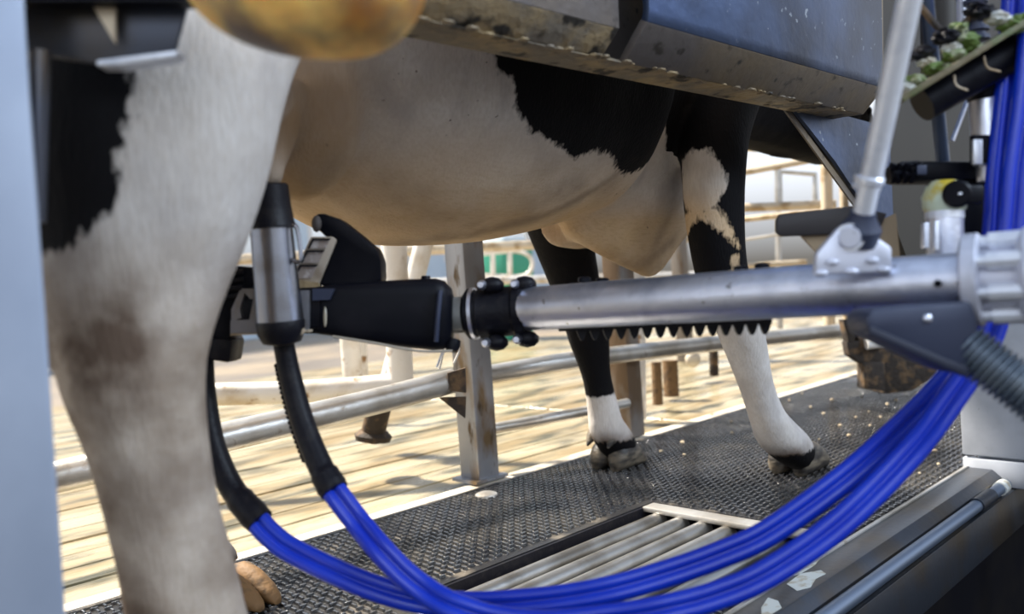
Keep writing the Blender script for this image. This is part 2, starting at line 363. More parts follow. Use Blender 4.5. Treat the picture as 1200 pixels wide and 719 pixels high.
# dung crust hanging along the flange
cr = bmesh.new()
for i in range(150):
    x = random.uniform(.60, 1.75); y = random.choice((.737, .74, .745, .78)) + random.uniform(-.01, .012); r = random.uniform(.003, .008)
    bmesh.ops.create_icosphere(cr, subdivisions=1, radius=r, matrix=Matrix.Translation((x, y, .843)) @ Matrix.Diagonal((random.uniform(1, 2.6), 1, .5, 1)))
co = finish('dung_crust', cr, steel_dirty, beam); co['kind'] = 'stuff'
# gusset below beam end
gs = thing('gusset_plate', 'triangular blue grey gusset plate hanging under the beam end', 'plate', (1.8, .78, .75))
gp = [PY(918, 118, .80), PY(1038, 150, .80), PY(1045, 300, .80), PY(1042, 300, .80), PY(1008, 240, .80), PY(975, 190, .80)]
prism('plate', gp, (0, -.008, 0), steel_beam, gs)
prism('folded_edge', [PY(918, 118, .80), PY(1008, 240, .80), PY(1042, 300, .80), PY(1038, 303, .80), PY(1003, 243, .80), PY(915, 122, .80)], (0, .004, 0), steel_brown, gs)
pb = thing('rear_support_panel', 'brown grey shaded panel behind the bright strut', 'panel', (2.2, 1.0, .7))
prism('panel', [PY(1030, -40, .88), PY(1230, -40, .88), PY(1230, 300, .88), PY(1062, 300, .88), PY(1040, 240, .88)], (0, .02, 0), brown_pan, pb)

# trough at top left, near the thigh
tg = thing('corner_trough', 'dull steel tray corner above the hind leg at top left', 'tray', (.1, .5, .8))
D = .74
prism('tray_side', [P(20, -60, D), P(232, -40, D), P(205, 58, D), P(120, 76, D), P(20, 60, D)], CF * .006, steel_trough, tg, .002)
prism('tray_lip', [P(112, 70, D - .02), P(208, 58, D - .02), P(206, 67, D - .02), P(140, 77, D - .02), P(112, 77, D - .02)], CF * .02, steel_b, tg, .002)
prism('tan_wedge', [P(112, 10, D - .01), P(137, 10, D - .01), P(137, 52, D - .01)], CF * -.004, cream_rail, tg)
box('cross_bar', P(130, -8, D - .02), (.36, .02, .02), black_pl, tg, ax=(CR, CU, CF))
tube('side_post', [P(48, 60, .72), P(42, 260, .72)], .008, steel_trough, tg)

# left foreground panel
lp = thing('foreground_upright', 'pale blue grey steel upright blurred at the left edge', 'post', tuple(P(20, 400, .42)))
d = .70
prism('front_face', [P(-120, -60, d), P(22, -60, d), P(78, 780, d), P(-120, 780, d)], CF * .006, panel_blue, lp, .003)

# ------------------------------------------------------------------ yellow cream bumper in the foreground top
bp = thing('plastic_bumper', 'stained cream yellow rounded plastic bumper hanging at top above the hind leg', 'bumper', tuple(P(355, -60, .5)))
bm = bmesh.new(); bmesh.ops.create_icosphere(bm, subdivisions=5, radius=1)
cc = P(356, -42, .66)
for v in bm.verts:
    c = v.co.copy(); x, y, z = c
    s = lambda t, e_: math.copysign(abs(t) ** e_, t)
    xx = s(x, .82) * .096; zz = s(z, .9) * .071; yy = y * .06
    zz -= .006 * math.sin(x * 2.2)
    v.co = cc + CR * xx + CU * zz + CF * yy
finish('bumper_body', bm, cream_pl, bp)
cb1 = cream_pl.node_tree.nodes['Principled BSDF']; cb1.inputs['Subsurface Weight'].default_value = .7; cb1.inputs['Subsurface Radius'].default_value = (1, .8, .45); cb1.inputs['Subsurface Scale'].default_value = .10
tube('hanger_rod', [cc + CU * .05, cc + CU * .25], .012, steel, bp)
tube('moulded_rib', [cc + CR * .080 * math.cos(t) * 1.0 + CU * .063 * math.sin(t) - CF * .031 for t in [-.2 - .1 * q for q in range(5)]], .0022, cream_pl, bp, n=2)

#@@COW
# ================================================================== COW
cow = thing('cow', 'black and white dairy cow standing in the milking box on the rubber mat', 'cow', (1.2, 1.24, 0))
CN = 1.24
bm = bmesh.new()
def add_loft_body(secs, nseg=40, n=6):
    keys = list(zip(*secs)); dense = [cr_vals(list(kv), n) for kv in keys]; rings = []
    for a, zb, zt, hw, cy, low in zip(*dense):
        zc = zb + (zt - zb) * .52; r = []
        for k in range(nseg):
            t = 2 * PI * k / nseg; c, s_ = math.cos(t), math.sin(t)
            wv = math.copysign(abs(c) ** .82, c) * hw
            if s_ < 0: wv *= 1 - low * (-s_) ** 2; zz = zc + s_ * (zc - zb)
            else: wv *= 1 - .25 * s_ * s_; zz = zc + s_ * (zt - zc)
            r.append(bm.verts.new((a, cy + wv, zz)))
        rings.append(r)
    for a, b in zip(rings, rings[1:]):
        for k in range(nseg): bm.faces.new((a[k], a[(k + 1) % nseg], b[(k + 1) % nseg], b[k]))
    bm.faces.new(rings[0][::-1]); bm.faces.new(rings[-1])
#            a     zbot  ztop  hw    cy   low
add_loft_body([(-.20, 1.02, 1.30, .10, CN, 0), (-.10, .92, 1.38, .20, CN, 0), (.10, .84, 1.42, .27, CN, 0), (.32, .84, 1.43, .28, CN, .1), (.56, .81, 1.41, .275, CN, .2),
    (.74, .705, 1.40, .325, CN, .1), (.92, .628, 1.39, .36, CN, 0), (1.12, .622, 1.38, .36, CN, 0), (1.27, .640, 1.38, .345, CN, 0), (1.41, .67, 1.38, .335, CN, .0),
    (1.49, .67, 1.39, .25, CN, .1), (1.60, .64, 1.42, .225, CN, .35), (1.80, .66, 1.42, .24, CN, .4), (1.98, .80, 1.36, .19, CN, .3), (2.08, .93, 1.28, .12, CN, .1)])
def blob(c, r, rot=None, sub=3):
    g = bmesh.ops.create_icosphere(bm, subdivisions=sub, radius=1)
    for v in g['verts']:
        p_ = Vector((v.co.x * r[0], v.co.y * r[1], v.co.z * r[2]))
        if rot: p_.rotate(rot)
        v.co = p_ + Vector(c)
def limb(pts, rads, n=5, up=X3, seg=20):
    pts = cr_spline(pts, n); a = cr_vals([r[0] for r in rads], n); b = cr_vals([r[1] for r in rads], n)
    add_sweep(bm, pts, list(zip(a, b)), seg, True, up)
# brisket
bk = [PY(760, 322, 1.22), PY(775, 290, 1.22), PY(790, 250, 1.21), PY(800, 200, 1.2)]
lv = [(325, 755, 766, .010), (318, 742, 777, .020), (308, 720, 786, .030), (296, 696, 795, .042), (284, 672, 804, .055), (272, 650, 815, .07), (255, 640, 826, .09), (230, 650, 832, .11), (190, 690, 836, .13), (150, 740, 838, .13)]
rings = []
for py_, xa, xb, th in lv:
    a_, b_ = PY(xa, py_, 1.22), PY(xb, py_, 1.22); m_ = (a_ + b_) / 2; h_ = max((b_.x - a_.x) / 2 - th * .55, .008)
    rings.append([bm.verts.new((m_.x + h_ * math.cos(2 * PI * k / 20), 1.22 + th * math.sin(2 * PI * k / 20), m_.z)) for k in range(20)])
for a, b in zip(rings, rings[1:]):
    for k in range(20): bm.faces.new((a[k], a[(k + 1) % 20], b[(k + 1) % 20], b[k]))
bm.faces.new(rings[0][::-1]); bm.faces.new(rings[-1])
limb([PY(655, 258, 1.28), PY(675, 268, 1.33), PY(692, 276, 1.36)], [(.06, .05), (.05, .04), (.035, .03)], up=Z3)
# neck lowered towards the feed, head
limb([(1.85, CN, 1.12), (2.15, CN, 1.10), (2.5, 1.23, 1.02), (2.72, 1.22, .97)], [(.27, .20), (.23, .16), (.165, .12), (.13, .11)], up=Z3)
limb([(2.62, 1.22, 1.06), (2.80, 1.22, .98), (2.98, 1.22, .84), (3.12, 1.22, .72)], [(.11, .10), (.125, .105), (.09, .08), (.075, .075)], up=Z3)
limb([(2.15, CN, .93), (2.35, CN, .905), (2.55, 1.23, .895), (2.7, 1.22, .90)], [(.03, .02), (.045, .02), (.04, .02), (.02, .02)], up=Z3)
for s_ in (-1, 1):
    limb([(2.68, 1.22 + .08 * s_, 1.08), (2.66, 1.22 + .17 * s_, 1.08), (2.64, 1.22 + .26 * s_, 1.05)], [(.03, .02), (.045, .018), (.012, .01)], up=Z3)
# near fore leg
def leg(spec, up=None):
    # spec: (pixel x, pixel y, world y, half width across view, half depth)
    limb([PY(a, b, c) for a, b, c, _, _ in spec], [(d_, e_) for _, _, _, d_, e_ in spec], up=up if up else CR)
leg([(862, 60, 1.03, .10, .08), (838, 140, 1.02, .085, .08), (836, 200, 1.00, .070, .075), (838, 260, 1.0, .064, .06), (846, 320, 1.0, .058, .052), (862, 368, 1.0, .055, .05), (872, 400, 1.0, .050, .048), (886, 450, 1.0, .040, .040), (898, 485, 1.0, .042, .042), (909, 506, 1.0, .050, .047), (926, 522, 1.0, .050, .048), (938, 532, 1.0, .042, .044)])
# far fore leg
leg([(640, 200, 1.40, .10, .09), (655, 262, 1.46, .085, .08), (668, 310, 1.48, .072, .07), (682, 360, 1.48, .060, .055), (690, 395, 1.48, .056, .052), (699, 440, 1.48, .040, .040), (707, 480, 1.48, .044, .040), (711, 500, 1.48, .050, .045), (722, 517, 1.48, .052, .048), (731, 528, 1.48, .044, .044)])
# near hind leg
NH = .90
leg([(225, -60, .92, .19, .11), (195, 20, .90, .158, .10), (182, 100, .885, .136, .095), (168, 190, .88, .128, .09), (161, 270, .88, .112, .08), (156, 340, .88, .092, .072), (154, 400, .88, .078, .063), (158, 450, .88, .071, .058), (174, 520, .88, .0605, .053), (191, 600, .88, .0565, .050), (206, 660, .88, .058, .050), (219, 719, .88, .060, .052), (245, 800, .90, .060, .055), (262, 850, .90, .060, .055)])
limb([PY(78, 330, .93), PY(86, 385, .93), PY(110, 430, .92)], [(.03, .04), (.045, .04), (.025, .03)], up=CR)
# far hind leg
leg([(40, 60, 1.40, .17, .10), (70, 200, 1.43, .13, .09), (100, 330, 1.44, .08, .06), (125, 430, 1.45, .055, .05), (172, 530, 1.45, .036, .034), (222, 620, 1.45, .040, .036), (256, 665, 1.45, .044, .040)])
# udder with teats
uc = PY(345, 115, 1.09); blob((uc.x, uc.y, uc.z), (.095, .11, .15))
blob((.47, 1.24, .83), (.23, .20, .13)); blob((.56, 1.10, .80), (.14, .11, .10)); blob((.33, 1.10, .80), (.13, .10, .09)); blob((.56, 1.36, .79), (.13, .10, .08))
tt = P(316, 208, 1.09)
limb([tt + Vector((.01, .04, .12)), tt + Vector((.005, .02, .05)), tt + Vector((0, 0, .012)), tt - Vector((0, 0, .012))], [(.075, .07), (.045, .045), (.022, .022), (.015, .015)])
limb([PY(402, 60, 1.06), PY(388, 110, 1.08), PY(372, 160, 1.10), PY(350, 200, 1.10)], [(.10, .09), (.085, .08), (.06, .055), (.028, .03)], up=CR)
for a, b in ((.36, 1.14), (.36, 1.34), (.55, 1.36)):
    limb([(a, b, .78), (a, b, .70), (a, b, .665)], [(.035, .035), (.018, .018), (.012, .012)])
bmesh.ops.recalc_face_normals(bm, faces=bm.faces)
me = bpy.data.meshes.new('body_raw'); bm.to_mesh(me); bm.free()
raw = link('body_raw', me)
md = raw.modifiers.new('r', 'REMESH'); md.mode = 'VOXEL'; md.voxel_size = .0085
ms = raw.modifiers.new('s', 'SMOOTH'); ms.factor = .5; ms.iterations = 7
dg = bpy.context.evaluated_depsgraph_get()
me2 = bpy.data.meshes.new_from_object(raw.evaluated_get(dg)); me2.name = 'body'
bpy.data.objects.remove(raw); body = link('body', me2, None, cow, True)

# --- coat pattern fields
nv = len(me2.vertices); co = np.empty(nv * 3); me2.vertices.foreach_get('co', co); co = co.reshape(-1, 3)
def sdpoly(pts, q):
    # signed distance (inside positive) to polygon pts of points q (n,2)
    pts = np.array(pts); d = np.full(len(q), 1e9); ins = np.zeros(len(q), bool); n_ = len(pts)
    for i in range(n_):
        a, b = pts[i], pts[(i + 1) % n_]; ab = b - a; t = np.clip(((q - a) @ ab) / (ab @ ab), 0, 1)
        d = np.minimum(d, np.linalg.norm(q - (a + t[:, None] * ab), axis=1))
        c_ = ((a[1] > q[:, 1]) != (b[1] > q[:, 1])); xi = a[0] + (q[:, 1] - a[1]) / (b[1] - a[1] + 1e-12) * ab[0]; ins ^= c_ & (q[:, 0] < xi)
    return np.where(ins, d, -d)
from mathutils.bvhtree import BVHTree
bvh = BVHTree.FromPolygons([v.co for v in me2.vertices], [p_.vertices for p_ in me2.polygons])
def poly_at(y, pix):
    # outline of a marking measured on the coat where the body is met, else on the plane y
    out = []
    for a, b in pix:
        r_ = ray(a, b).normalized(); hit = bvh.ray_cast(CAM, r_)[0]
        q_ = PY(a, b, y)
        if hit is not None and abs(hit.y - y) < .22: q_ = hit
        out.append((q_.x, q_.z))
    return out
XZ = co[:, [0, 2]]; Xc, Yc, Zc = co.T
near = Yc < 1.28; far = ~near
blk = np.full(nv, -1.0)
side = sdpoly(poly_at(.92, [(566, 40), (572, 56), (585, 85), (600, 89), (603, 127), (622, 155), (648, 166), (670, 186), (695, 178), (717, 180), (721, 196), (733, 206), (752, 196), (770, 176), (792, 140), (800, 104), (800, 20), (700, -260), (500, -260)]), XZ)
blk = np.where(near & (Xc < 1.44), np.maximum(blk, side), blk)
def plane_poly(y, pix): return [(v.x, v.z) for v in (PY(a, b, y) for a, b in pix)]
fore = (Yc < 1.075) & (Xc > 1.49) & (Zc < 1.0)
shw = sdpoly(plane_poly(.955, [(740, 108), (806, 106), (826, 140), (840, 178), (845, 215), (842, 246), (830, 262), (800, 264), (770, 266), (740, 266)]), XZ)
blk = np.where(fore, np.minimum(-shw, Zc - .43), blk)
blk = np.where((Yc < 1.16) & (Xc > 1.44) & (Zc >= 1.0), .1, blk)
blk = np.where((Xc > 1.44) & ~fore & (Yc < 1.16) & (Zc < 1.0), np.maximum(blk, Zc - .925), blk)
wst = np.maximum(sdpoly(plane_poly(.95, [(836, 240), (848, 243), (855, 262), (861, 280), (868, 296), (861, 292), (850, 272)]), XZ), sdpoly(plane_poly(.95, [(858, 298), (864, 300), (867, 325), (861, 345)]), XZ))
blk = np.where(fore, np.minimum(blk, -wst + .003), blk)
blk = np.where((Yc >= 1.13) & (Xc > 1.5), np.maximum(blk, np.minimum(np.maximum(Zc - .90, Xc - 2.02), .2)), blk)
fleg = (Yc > 1.33) & (Xc > 1.35) & (Zc < .70)
blk = np.where(fleg, np.maximum(blk, np.minimum(Zc - .215, .66 - Zc + (Yc - 1.40) * .6)), blk)
blk = np.where((Xc > 1.4), np.maximum(blk, 0.086 - Zc + .25 * np.clip(Xc - np.where(Yc > 1.25, 1.90, 2.02), 0, .2)), blk)
hl = sdpoly(poly_at(.86, [(0, 60), (150, 40), (160, 90), (150, 140), (142, 200), (132, 240), (112, 268), (84, 285), (50, 297), (0, 300)]), XZ)
blk = np.where((Yc < 1.1) & (Xc < .7), np.maximum(blk, hl), blk)
blk = np.where(far & (Zc > .95) & (Xc < 1.2), np.maximum(blk, .12 - abs(Xc - .7) * .5), blk)
# warm cream stain: belly underside, brisket, udder
cream = np.clip((0.80 - Zc) / .14, 0, 1) * np.clip((Xc - .50) / .15, 0, 1) * (Zc > .50)
cream = np.maximum(cream, .9 * np.exp(-((Xc - .50) ** 2 / .04 + (Yc - 1.2) ** 2 / .05 + (Zc - .78) ** 2 / .02)) * (Yc > 1.0))
legm = ((Yc < 1.07) & (Xc < .62) & (Zc < 1.1)) | ((Zc < .5))
cream = np.where(legm, cream * .12, cream); cream = np.maximum(cream, .45 * np.clip((.62 - Zc) / .12, 0, 1) * (Xc < .62))
cream *= 1 - .75 * np.clip((Xc - 1.42) / .05, 0, 1) * np.clip((Zc - .66) / .06, 0, 1)
dirt_shade = np.zeros(nv)  # real coat dirt, plus shade painted on brisket and lower hind leg
def spot(pix, y, r, k_):
    c_ = PY(*pix, y); return k_ * np.exp(-(((Xc - c_.x) ** 2 + (Zc - c_.z) ** 2 + .3 * (Yc - c_.y) ** 2) / r ** 2))
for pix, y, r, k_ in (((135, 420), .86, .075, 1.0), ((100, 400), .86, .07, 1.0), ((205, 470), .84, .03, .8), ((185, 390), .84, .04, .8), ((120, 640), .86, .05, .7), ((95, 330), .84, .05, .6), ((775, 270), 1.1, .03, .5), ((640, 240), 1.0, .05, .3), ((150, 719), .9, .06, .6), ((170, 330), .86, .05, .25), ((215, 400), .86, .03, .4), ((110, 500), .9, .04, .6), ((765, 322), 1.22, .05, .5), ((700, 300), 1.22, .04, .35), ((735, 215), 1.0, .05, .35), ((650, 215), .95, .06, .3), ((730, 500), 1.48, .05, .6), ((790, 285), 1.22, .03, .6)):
    dirt_shade = np.maximum(dirt_shade, spot(pix, y, r, k_))
dirt_shade = np.maximum(dirt_shade, np.clip((.120 - Zc) / .04, 0, 1) * 1.15)
def pline(y, pix, wd, k_):
    pts_ = np.array(plane_poly(y, pix)); d_ = np.full(nv, 9.)
    for a_, b_ in zip(pts_, pts_[1:]):
        ab_ = b_ - a_; t_ = np.clip(((XZ - a_) @ ab_) / (ab_ @ ab_), 0, 1); d_ = np.minimum(d_, np.linalg.norm(XZ - (a_ + t_[:, None] * ab_), axis=1))
    return k_ * np.exp(-(d_ / wd) ** 2) * (Yc < 1.3)
dirt_shade = np.maximum(dirt_shade, pline(.96, [(560, 276), (640, 262), (690, 246), (722, 224), (750, 196), (775, 165)], .012, .55))
dirt_shade = np.maximum(dirt_shade, pline(1.0, [(400, 196), (470, 205), (540, 240), (600, 262)], .022, .30))
dirt_shade = np.maximum(dirt_shade, pline(.96, [(668, 228), (700, 214)], .028, .5))
dirt_shade = np.maximum(dirt_shade, pline(1.15, [(735, 300), (765, 318), (800, 280)], .022, .5)); dirt_shade = np.maximum(dirt_shade, pline(1.15, [(772, 200), (778, 290)], .022, .38))  # brisket shading painted into the coat as dark smudges
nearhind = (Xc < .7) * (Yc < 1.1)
dirt_shade = np.maximum(dirt_shade, .62 * np.clip((.64 - Zc) / .12, 0, 1) * nearhind)  # hind leg dirt, deepened to paint in the dimmer lower half
dirt_shade = np.maximum(dirt_shade, 1.15 * np.exp(-((Zc - .50) / .085) ** 2) * np.clip(1 - (Xc - .31) / .10, .35, 1) * nearhind)
dirt_shade = np.maximum(dirt_shade, .95 * np.clip(.30 - Xc + (.5 - Zc) * .22, 0, .04) / .04 * (Zc < .62) * nearhind)
orange = np.exp(-((Xc - tt.x - .03) ** 2 / .012 + (Yc - tt.y) ** 2 / .03 + (Zc - .74) ** 2 / .010)) * (Yc > .965) * 1.0
orange = np.maximum(orange, 1.0 * np.exp(-(((Xc - uc.x + .03) / .105) ** 2 + ((Yc - uc.y) / .2) ** 2 + ((Zc - uc.z + .04) / .15) ** 2)) * ((Yc > 1.0) | ((Xc > .485) & (Yc > .9))))
orange = np.maximum(orange, spot((745, 318), 1.22, .045, .7))
orange = np.maximum(orange, np.clip((.75 - Zc) / .1, 0, 1) * .5 * (Yc > 1.0) * (Xc < .62))
for nm, arr in (('black', blk), ('cream', cream), ('dirt_shade', dirt_shade), ('orange', orange)):
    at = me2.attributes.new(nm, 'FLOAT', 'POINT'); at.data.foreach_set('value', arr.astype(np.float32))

cm = bpy.data.materials.new('cow coat'); cm.use_nodes = True; n = cm.node_tree.nodes; l = cm.node_tree.links; b = n['Principled BSDF']
g = n.new('ShaderNodeNewGeometry')
def att(nm): a = n.new('ShaderNodeAttribute'); a.attribute_name = nm; return a.outputs['Fac']
def nz(sc, det=6, st=None):
    t = n.new('ShaderNodeTexNoise'); t.inputs['Scale'].default_value = sc; t.inputs['Detail'].default_value = det
    if st:
        mp = n.new('ShaderNodeMapping'); mp.inputs['Scale'].default_value = st; l.new(g.outputs['Position'], mp.inputs[0]); l.new(mp.outputs[0], t.inputs['Vector'])
    else: l.new(g.outputs['Position'], t.inputs['Vector'])
    return t.outputs[0]
def mth(op, a, b_=None):
    m = n.new('ShaderNodeMath'); m.operation = op
    for i, v in enumerate((a, b_)):
        if v is None: continue
        if isinstance(v, (int, float)): m.inputs[i].default_value = v
        else: l.new(v, m.inputs[i])
    return m.outputs[0]
def mixc(f, a, b_):
    x = n.new('ShaderNodeMix'); x.data_type = 'RGBA'; l.new(f, x.inputs['Factor'])
    for s_, v in (('A', a), ('B', b_)):
        if isinstance(v, tuple): x.inputs[s_].default_value = (*v, 1)
        else: l.new(v, x.inputs[s_])
    return x.outputs['Result']
def rng(v, lo, hi, a=0, c=1):
    r = n.new('ShaderNodeMapRange'); r.inputs[1].default_value = lo; r.inputs[2].default_value = hi; r.inputs[3].default_value = a; r.inputs[4].default_value = c; l.new(v, r.inputs[0]); return r.outputs[0]
hair = nz(230, 3, (1, 1, .22)); hairx = nz(200, 3, (.25, 1, 1)); mid = nz(14); big = nz(5)
c = mixc(rng(mid, .35, .7), (0.70, 0.66, 0.62), (0.58, 0.53, 0.48))
c = mixc(rng(hair, .4, .7, 0, .35), c, (0.46, 0.40, 0.34))
c = mixc(rng(nz(17, 5, (1, 1, .6)), .5, .68, 0, .5), c, (0.40, 0.37, 0.36))
cf = mth('MULTIPLY', att('cream'), rng(big, .25, .65, .6, 1.0))
c = mixc(cf, c, (0.62, 0.43, 0.235))
c = mixc(mth('MULTIPLY', cf, rng(hairx, .45, .75, 0, .35)), c, (0.36, 0.22, 0.10))
c = mixc(mth('MULTIPLY', att('orange'), rng(big, .25, .65, .45, 1)), c, (0.33, 0.19, 0.065))
df = mth('MULTIPLY', att('dirt_shade'), rng(mid, .35, .6, .35, 1.0))
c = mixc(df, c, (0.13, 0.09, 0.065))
# small dark specks on the skin
sp = nz(85, 2); c = mixc(mth('MULTIPLY', rng(sp, .72, .75), rng(big, .5, .6)), c, (0.08, 0.05, 0.04))
bb = mth('ADD', att('black'), mth('MULTIPLY', mth('SUBTRACT', nz(110, 4, (1, 1, .5)), .5), .022)); bb = mth('ADD', bb, mth('MULTIPLY', mth('SUBTRACT', nz(30), .5), .02))
c = mixc(rng(bb, -.003, .004), c, (0.0035, 0.0033, 0.0045))
l.new(c, b.inputs['Base Color']); b.inputs['Roughness'].default_value = .72; b.inputs['Specular IOR Level'].default_value = .14
b.inputs['Sheen Weight'].default_value = .0; b.inputs['Sheen Roughness'].default_value = .5; b.inputs['Sheen Tint'].default_value = (1, .9, .8, 1)
bu = n.new('ShaderNodeBump'); bu.inputs['Strength'].default_value = .5; bu.inputs['Distance'].default_value = .004
l.new(mth('ADD', mth('MULTIPLY', hair, .8), mth('MULTIPLY', mid, 2.0)), bu.inputs['Height']); l.new(bu.outputs[0], b.inputs['Normal'])
b.inputs['Subsurface Weight'].default_value = .0
me2.materials.append(cm)

# hooves: two claws and two dewclaws each
def hoof(name, toe, heel, w_, h, m, dew=True):
    toe, heel = Vector(toe), Vector(heel); d_ = (toe - heel); d_.z = 0; L = d_.length; d_.normalize(); s_ = Vector((-d_.y, d_.x, 0)); 
    bm = bmesh.new()
    for q in (-1, 1):
        rings = []
        for t, hh, ww in ((0, h * .55, .45), (.04, h * .72, .75), (.15, h * .92, 1.0), (.35, h * 1.05, 1.05), (.6, h * .90, 1.0), (.82, h * .6, .85), (.96, h * .32, .6), (1, h * .2, .4)):
            c = heel + d_ * (L * t) + s_ * (q * w_ * (.27 - .05 * t)); c.z = 0
            hw = w_ * .25 * ww; rings.append([bm.verts.new(c + s_ * (hw * math.copysign(abs(math.cos(k * PI / 6)) ** .7, math.cos(k * PI / 6))) * (1 if math.sin(k * PI / 6) < .5 else .8) + Z3 * max(.0, (math.sin(k * PI / 6) * .5 + .5)) * hh) for k in range(12)])
        for a, b_ in zip(rings, rings[1:]):
            for k in range(12): bm.faces.new((a[k], a[(k + 1) % 12], b_[(k + 1) % 12], b_[k]))
        bm.faces.new(rings[0][::-1]); bm.faces.new(rings[-1])
    ho = finish(name, bm, m, cow, 60)
    if dew:
        for q in (-1, 1):
            c = heel + s_ * (q * w_ * .30) + Z3 * .100 - d_ * .006
            lathe('dewclaw', c + d_ * .02 + Z3 * .015, c - d_ * .018 - Z3 * .028, [(0, .006), (.2, .016), (.6, .013), (1, .003)], m, ho, 10)
    return ho
hc = PZ(934, 552); hoof('hoof', hc + X3 * .105, hc - X3 * .055, .120, .082, hoof_m)
hc = PZ(723, 547); hoof('hoof', hc + X3 * .090, hc - X3 * .055, .120, .082, hoof_m)
hoof('hoof', (.60, .90, 0), (.46, .90, 0), .11, .065, hoof_m)
hoof('hoof', PZ(316, 712), PZ(258, 698), .085, .062, hoof_br, False)
# coronet pads above the claws (pasterns) are in the body mesh; eyes and muzzle
for s_ in (-1, 1):
    ball('eye', (2.80, 1.22 + .095 * s_, 1.01), .018, black_pl, cow, sub=2)
    ball('nostril', (3.165, 1.22 + .03 * s_, .74), (.01, .008, .012), black_rb, cow, sub=2)

#@@ROBOT
# ================================================================== MILKING ARM
arm = thing('robot_arm_tube', 'thick stainless milking arm tube crossing in front of the forelegs', 'robot arm', tuple(P(870, 345, 1.03)))
a0 = P(606, 362.5, 1.20); a1 = P(1145, 328, .87); ad = (a1 - a0).normalized()
lathe('tube', a0, a1, [(0, .0285), (.002, .030), (1, .030)], steel, arm, 40)
# flange collars at the right end
f0 = a1
lathe('flange_ring', f0 - ad * .012, f0 + ad * .006, [(0, .044), (.15, .048), (.85, .048), (1, .044)], white_met, arm, 36)
lathe('flange_hub', f0 + ad * .006, f0 + ad * .12, [(0, .034), (.3, .034), (.34, .040), (1, .040)], white_met, arm, 30)
lathe('flange_ring', f0 + ad * .038, f0 + ad * .10, [(0, .044), (.1, .050), (1, .050)], white_met, arm, 36)
u, v = frame(ad)
for k in range(8):
    t = 2 * PI * k / 8 + .3; c = f0 + (u * math.cos(t) + v * math.sin(t)) * .040
    lathe('flange_bolt', c - ad * .0, c + ad * .045, [(0, .006), (.3, .006), (.31, .009), (1, .009)], steel_b, arm, 10)
for px in (1100, 1123): ball('screw_hole', P(px, 332 if px == 1100 else 331, .885 - .03) + CF * .002, (.004, .004, .004), black_pl, arm, sub=2)
# toothed comb strip under the tube
for i in range(15):
    x = 682 + i * 15.4; yb = 386 - (x - 682) * .034; d_ = 1.155 - (x - 682) * .33 / 539
    tw = 6.6; top = [P(x - tw, yb - 6, d_), P(x + tw, yb - 6, d_), P(x + tw, yb, d_), P(x + 3.5, yb + 9, d_), P(x + 1, yb + 13, d_), P(x - 1, yb + 13, d_), P(x - 3.5, yb + 9, d_), P(x - tw, yb, d_)]
    prism('comb_tooth', top, CF * .008, black_rb, arm)
prism('comb_strip', [P(655, 383, 1.17), P(655, 388, 1.17), P(905, 379, 1.015), P(905, 374, 1.015)], CF * .01, black_rb, arm)
# bolts poking above the tube
for x, y, d_ in ((685, 329, 1.17), (706, 330, 1.17), (868, 316, 1.05), (893, 313, 1.04)):
    lathe('tube_bolt', P(x, y + 10, d_), P(x, y - 5, d_), [(0, .005), (.5, .005), (.55, .009), (.9, .009), (1, .005)], black_pl, arm, 10)

cl = thing('pipe_coupling', 'black bolted rubber coupling joining arm tube and gripper housing', 'coupling', tuple(P(570, 366, 1.21)))
c0 = P(523, 370, 1.225); c1 = P(622, 362, 1.195); cd = c1 - c0
lathe('inner_sleeve', P(522, 370, 1.225), P(560, 367, 1.215), [(0, .026), (1, .026)], mat('pale grey worn sleeve', (.34, .35, .34), .5, .3, (.03, .03, .03), 25, .52, .6), cl)
lathe('rubber_sleeve', P(546, 368, 1.22), P(617, 363, 1.20), [(0, .030), (.06, .036), (.16, .036), (.18, .032), (.24, .032), (.26, .037), (.36, .035), (.8, .035), (.84, .038), (1, .038)], black_rb, cl)
lathe('clamp_band', P(554, 367.5, 1.218), P(558, 367.2, 1.217), [(0, .0372), (1, .0372)], steel, cl)
for x, y in ((572, 334), (610, 333), (577, 401), (613, 397)):
    q = P(x + 5, y, 1.19)
    ball('clamp_lug', q, (.017, .012, .016), black_rb, cl, ax=(CR, CU, CF), sub=2)
    lathe('clamp_bolt', q + CF * .0 - CR * .012, q - CF * .02 - CR * .016, [(0, .007), (.6, .007), (1, .004)], steel, cl, 12)
lathe('clamp_bolt', P(532, 398, 1.19), P(529, 411, 1.185), [(0, .010), (.5, .011), (1, .008)], black_pl, cl, 12)
tube('wire_loop', [P(520, 408, 1.2), P(512, 430, 1.2)], .0016, steel_b, cl, 8)

# gripper housing: tapering black shell
hs = thing('gripper_housing', 'black plastic gripper housing tapering toward the teat cup', 'housing', tuple(P(450, 370, 1.2)))
bm = bmesh.new()
secs = [(352, 337, 391, .022, 1.165), (372, 336, 391, .026, 1.17), (388, 333, 393, .028, 1.175), (430, 330, 400, .036, 1.185), (480, 327, 407, .042, 1.20), (510, 326, 410, .044, 1.205), (521, 329, 409, .043, 1.207), (529, 338, 403, .036, 1.21), (531, 346, 396, .028, 1.21)]
rings = []
for x, yt, yb, hd, d_ in secs:
    r = []
    c = P(x, (yt + yb) / 2, d_); hh = (yb - yt) / 2 / 1000 * d_
    for k in range(24):
        t = 2 * PI * k / 24; a = math.copysign(abs(math.cos(t)) ** .45, math.cos(t)); b_ = math.copysign(abs(math.sin(t)) ** .45, math.sin(t))
        r.append(bm.verts.new(c + CF * (a * hd * .8) + CU * (b_ * hh)))
    rings.append(r)
for a, b_ in zip(rings, rings[1:]):
    for k in range(24): bm.faces.new((a[k], a[(k + 1) % 24], b_[(k + 1) % 24], b_[k]))
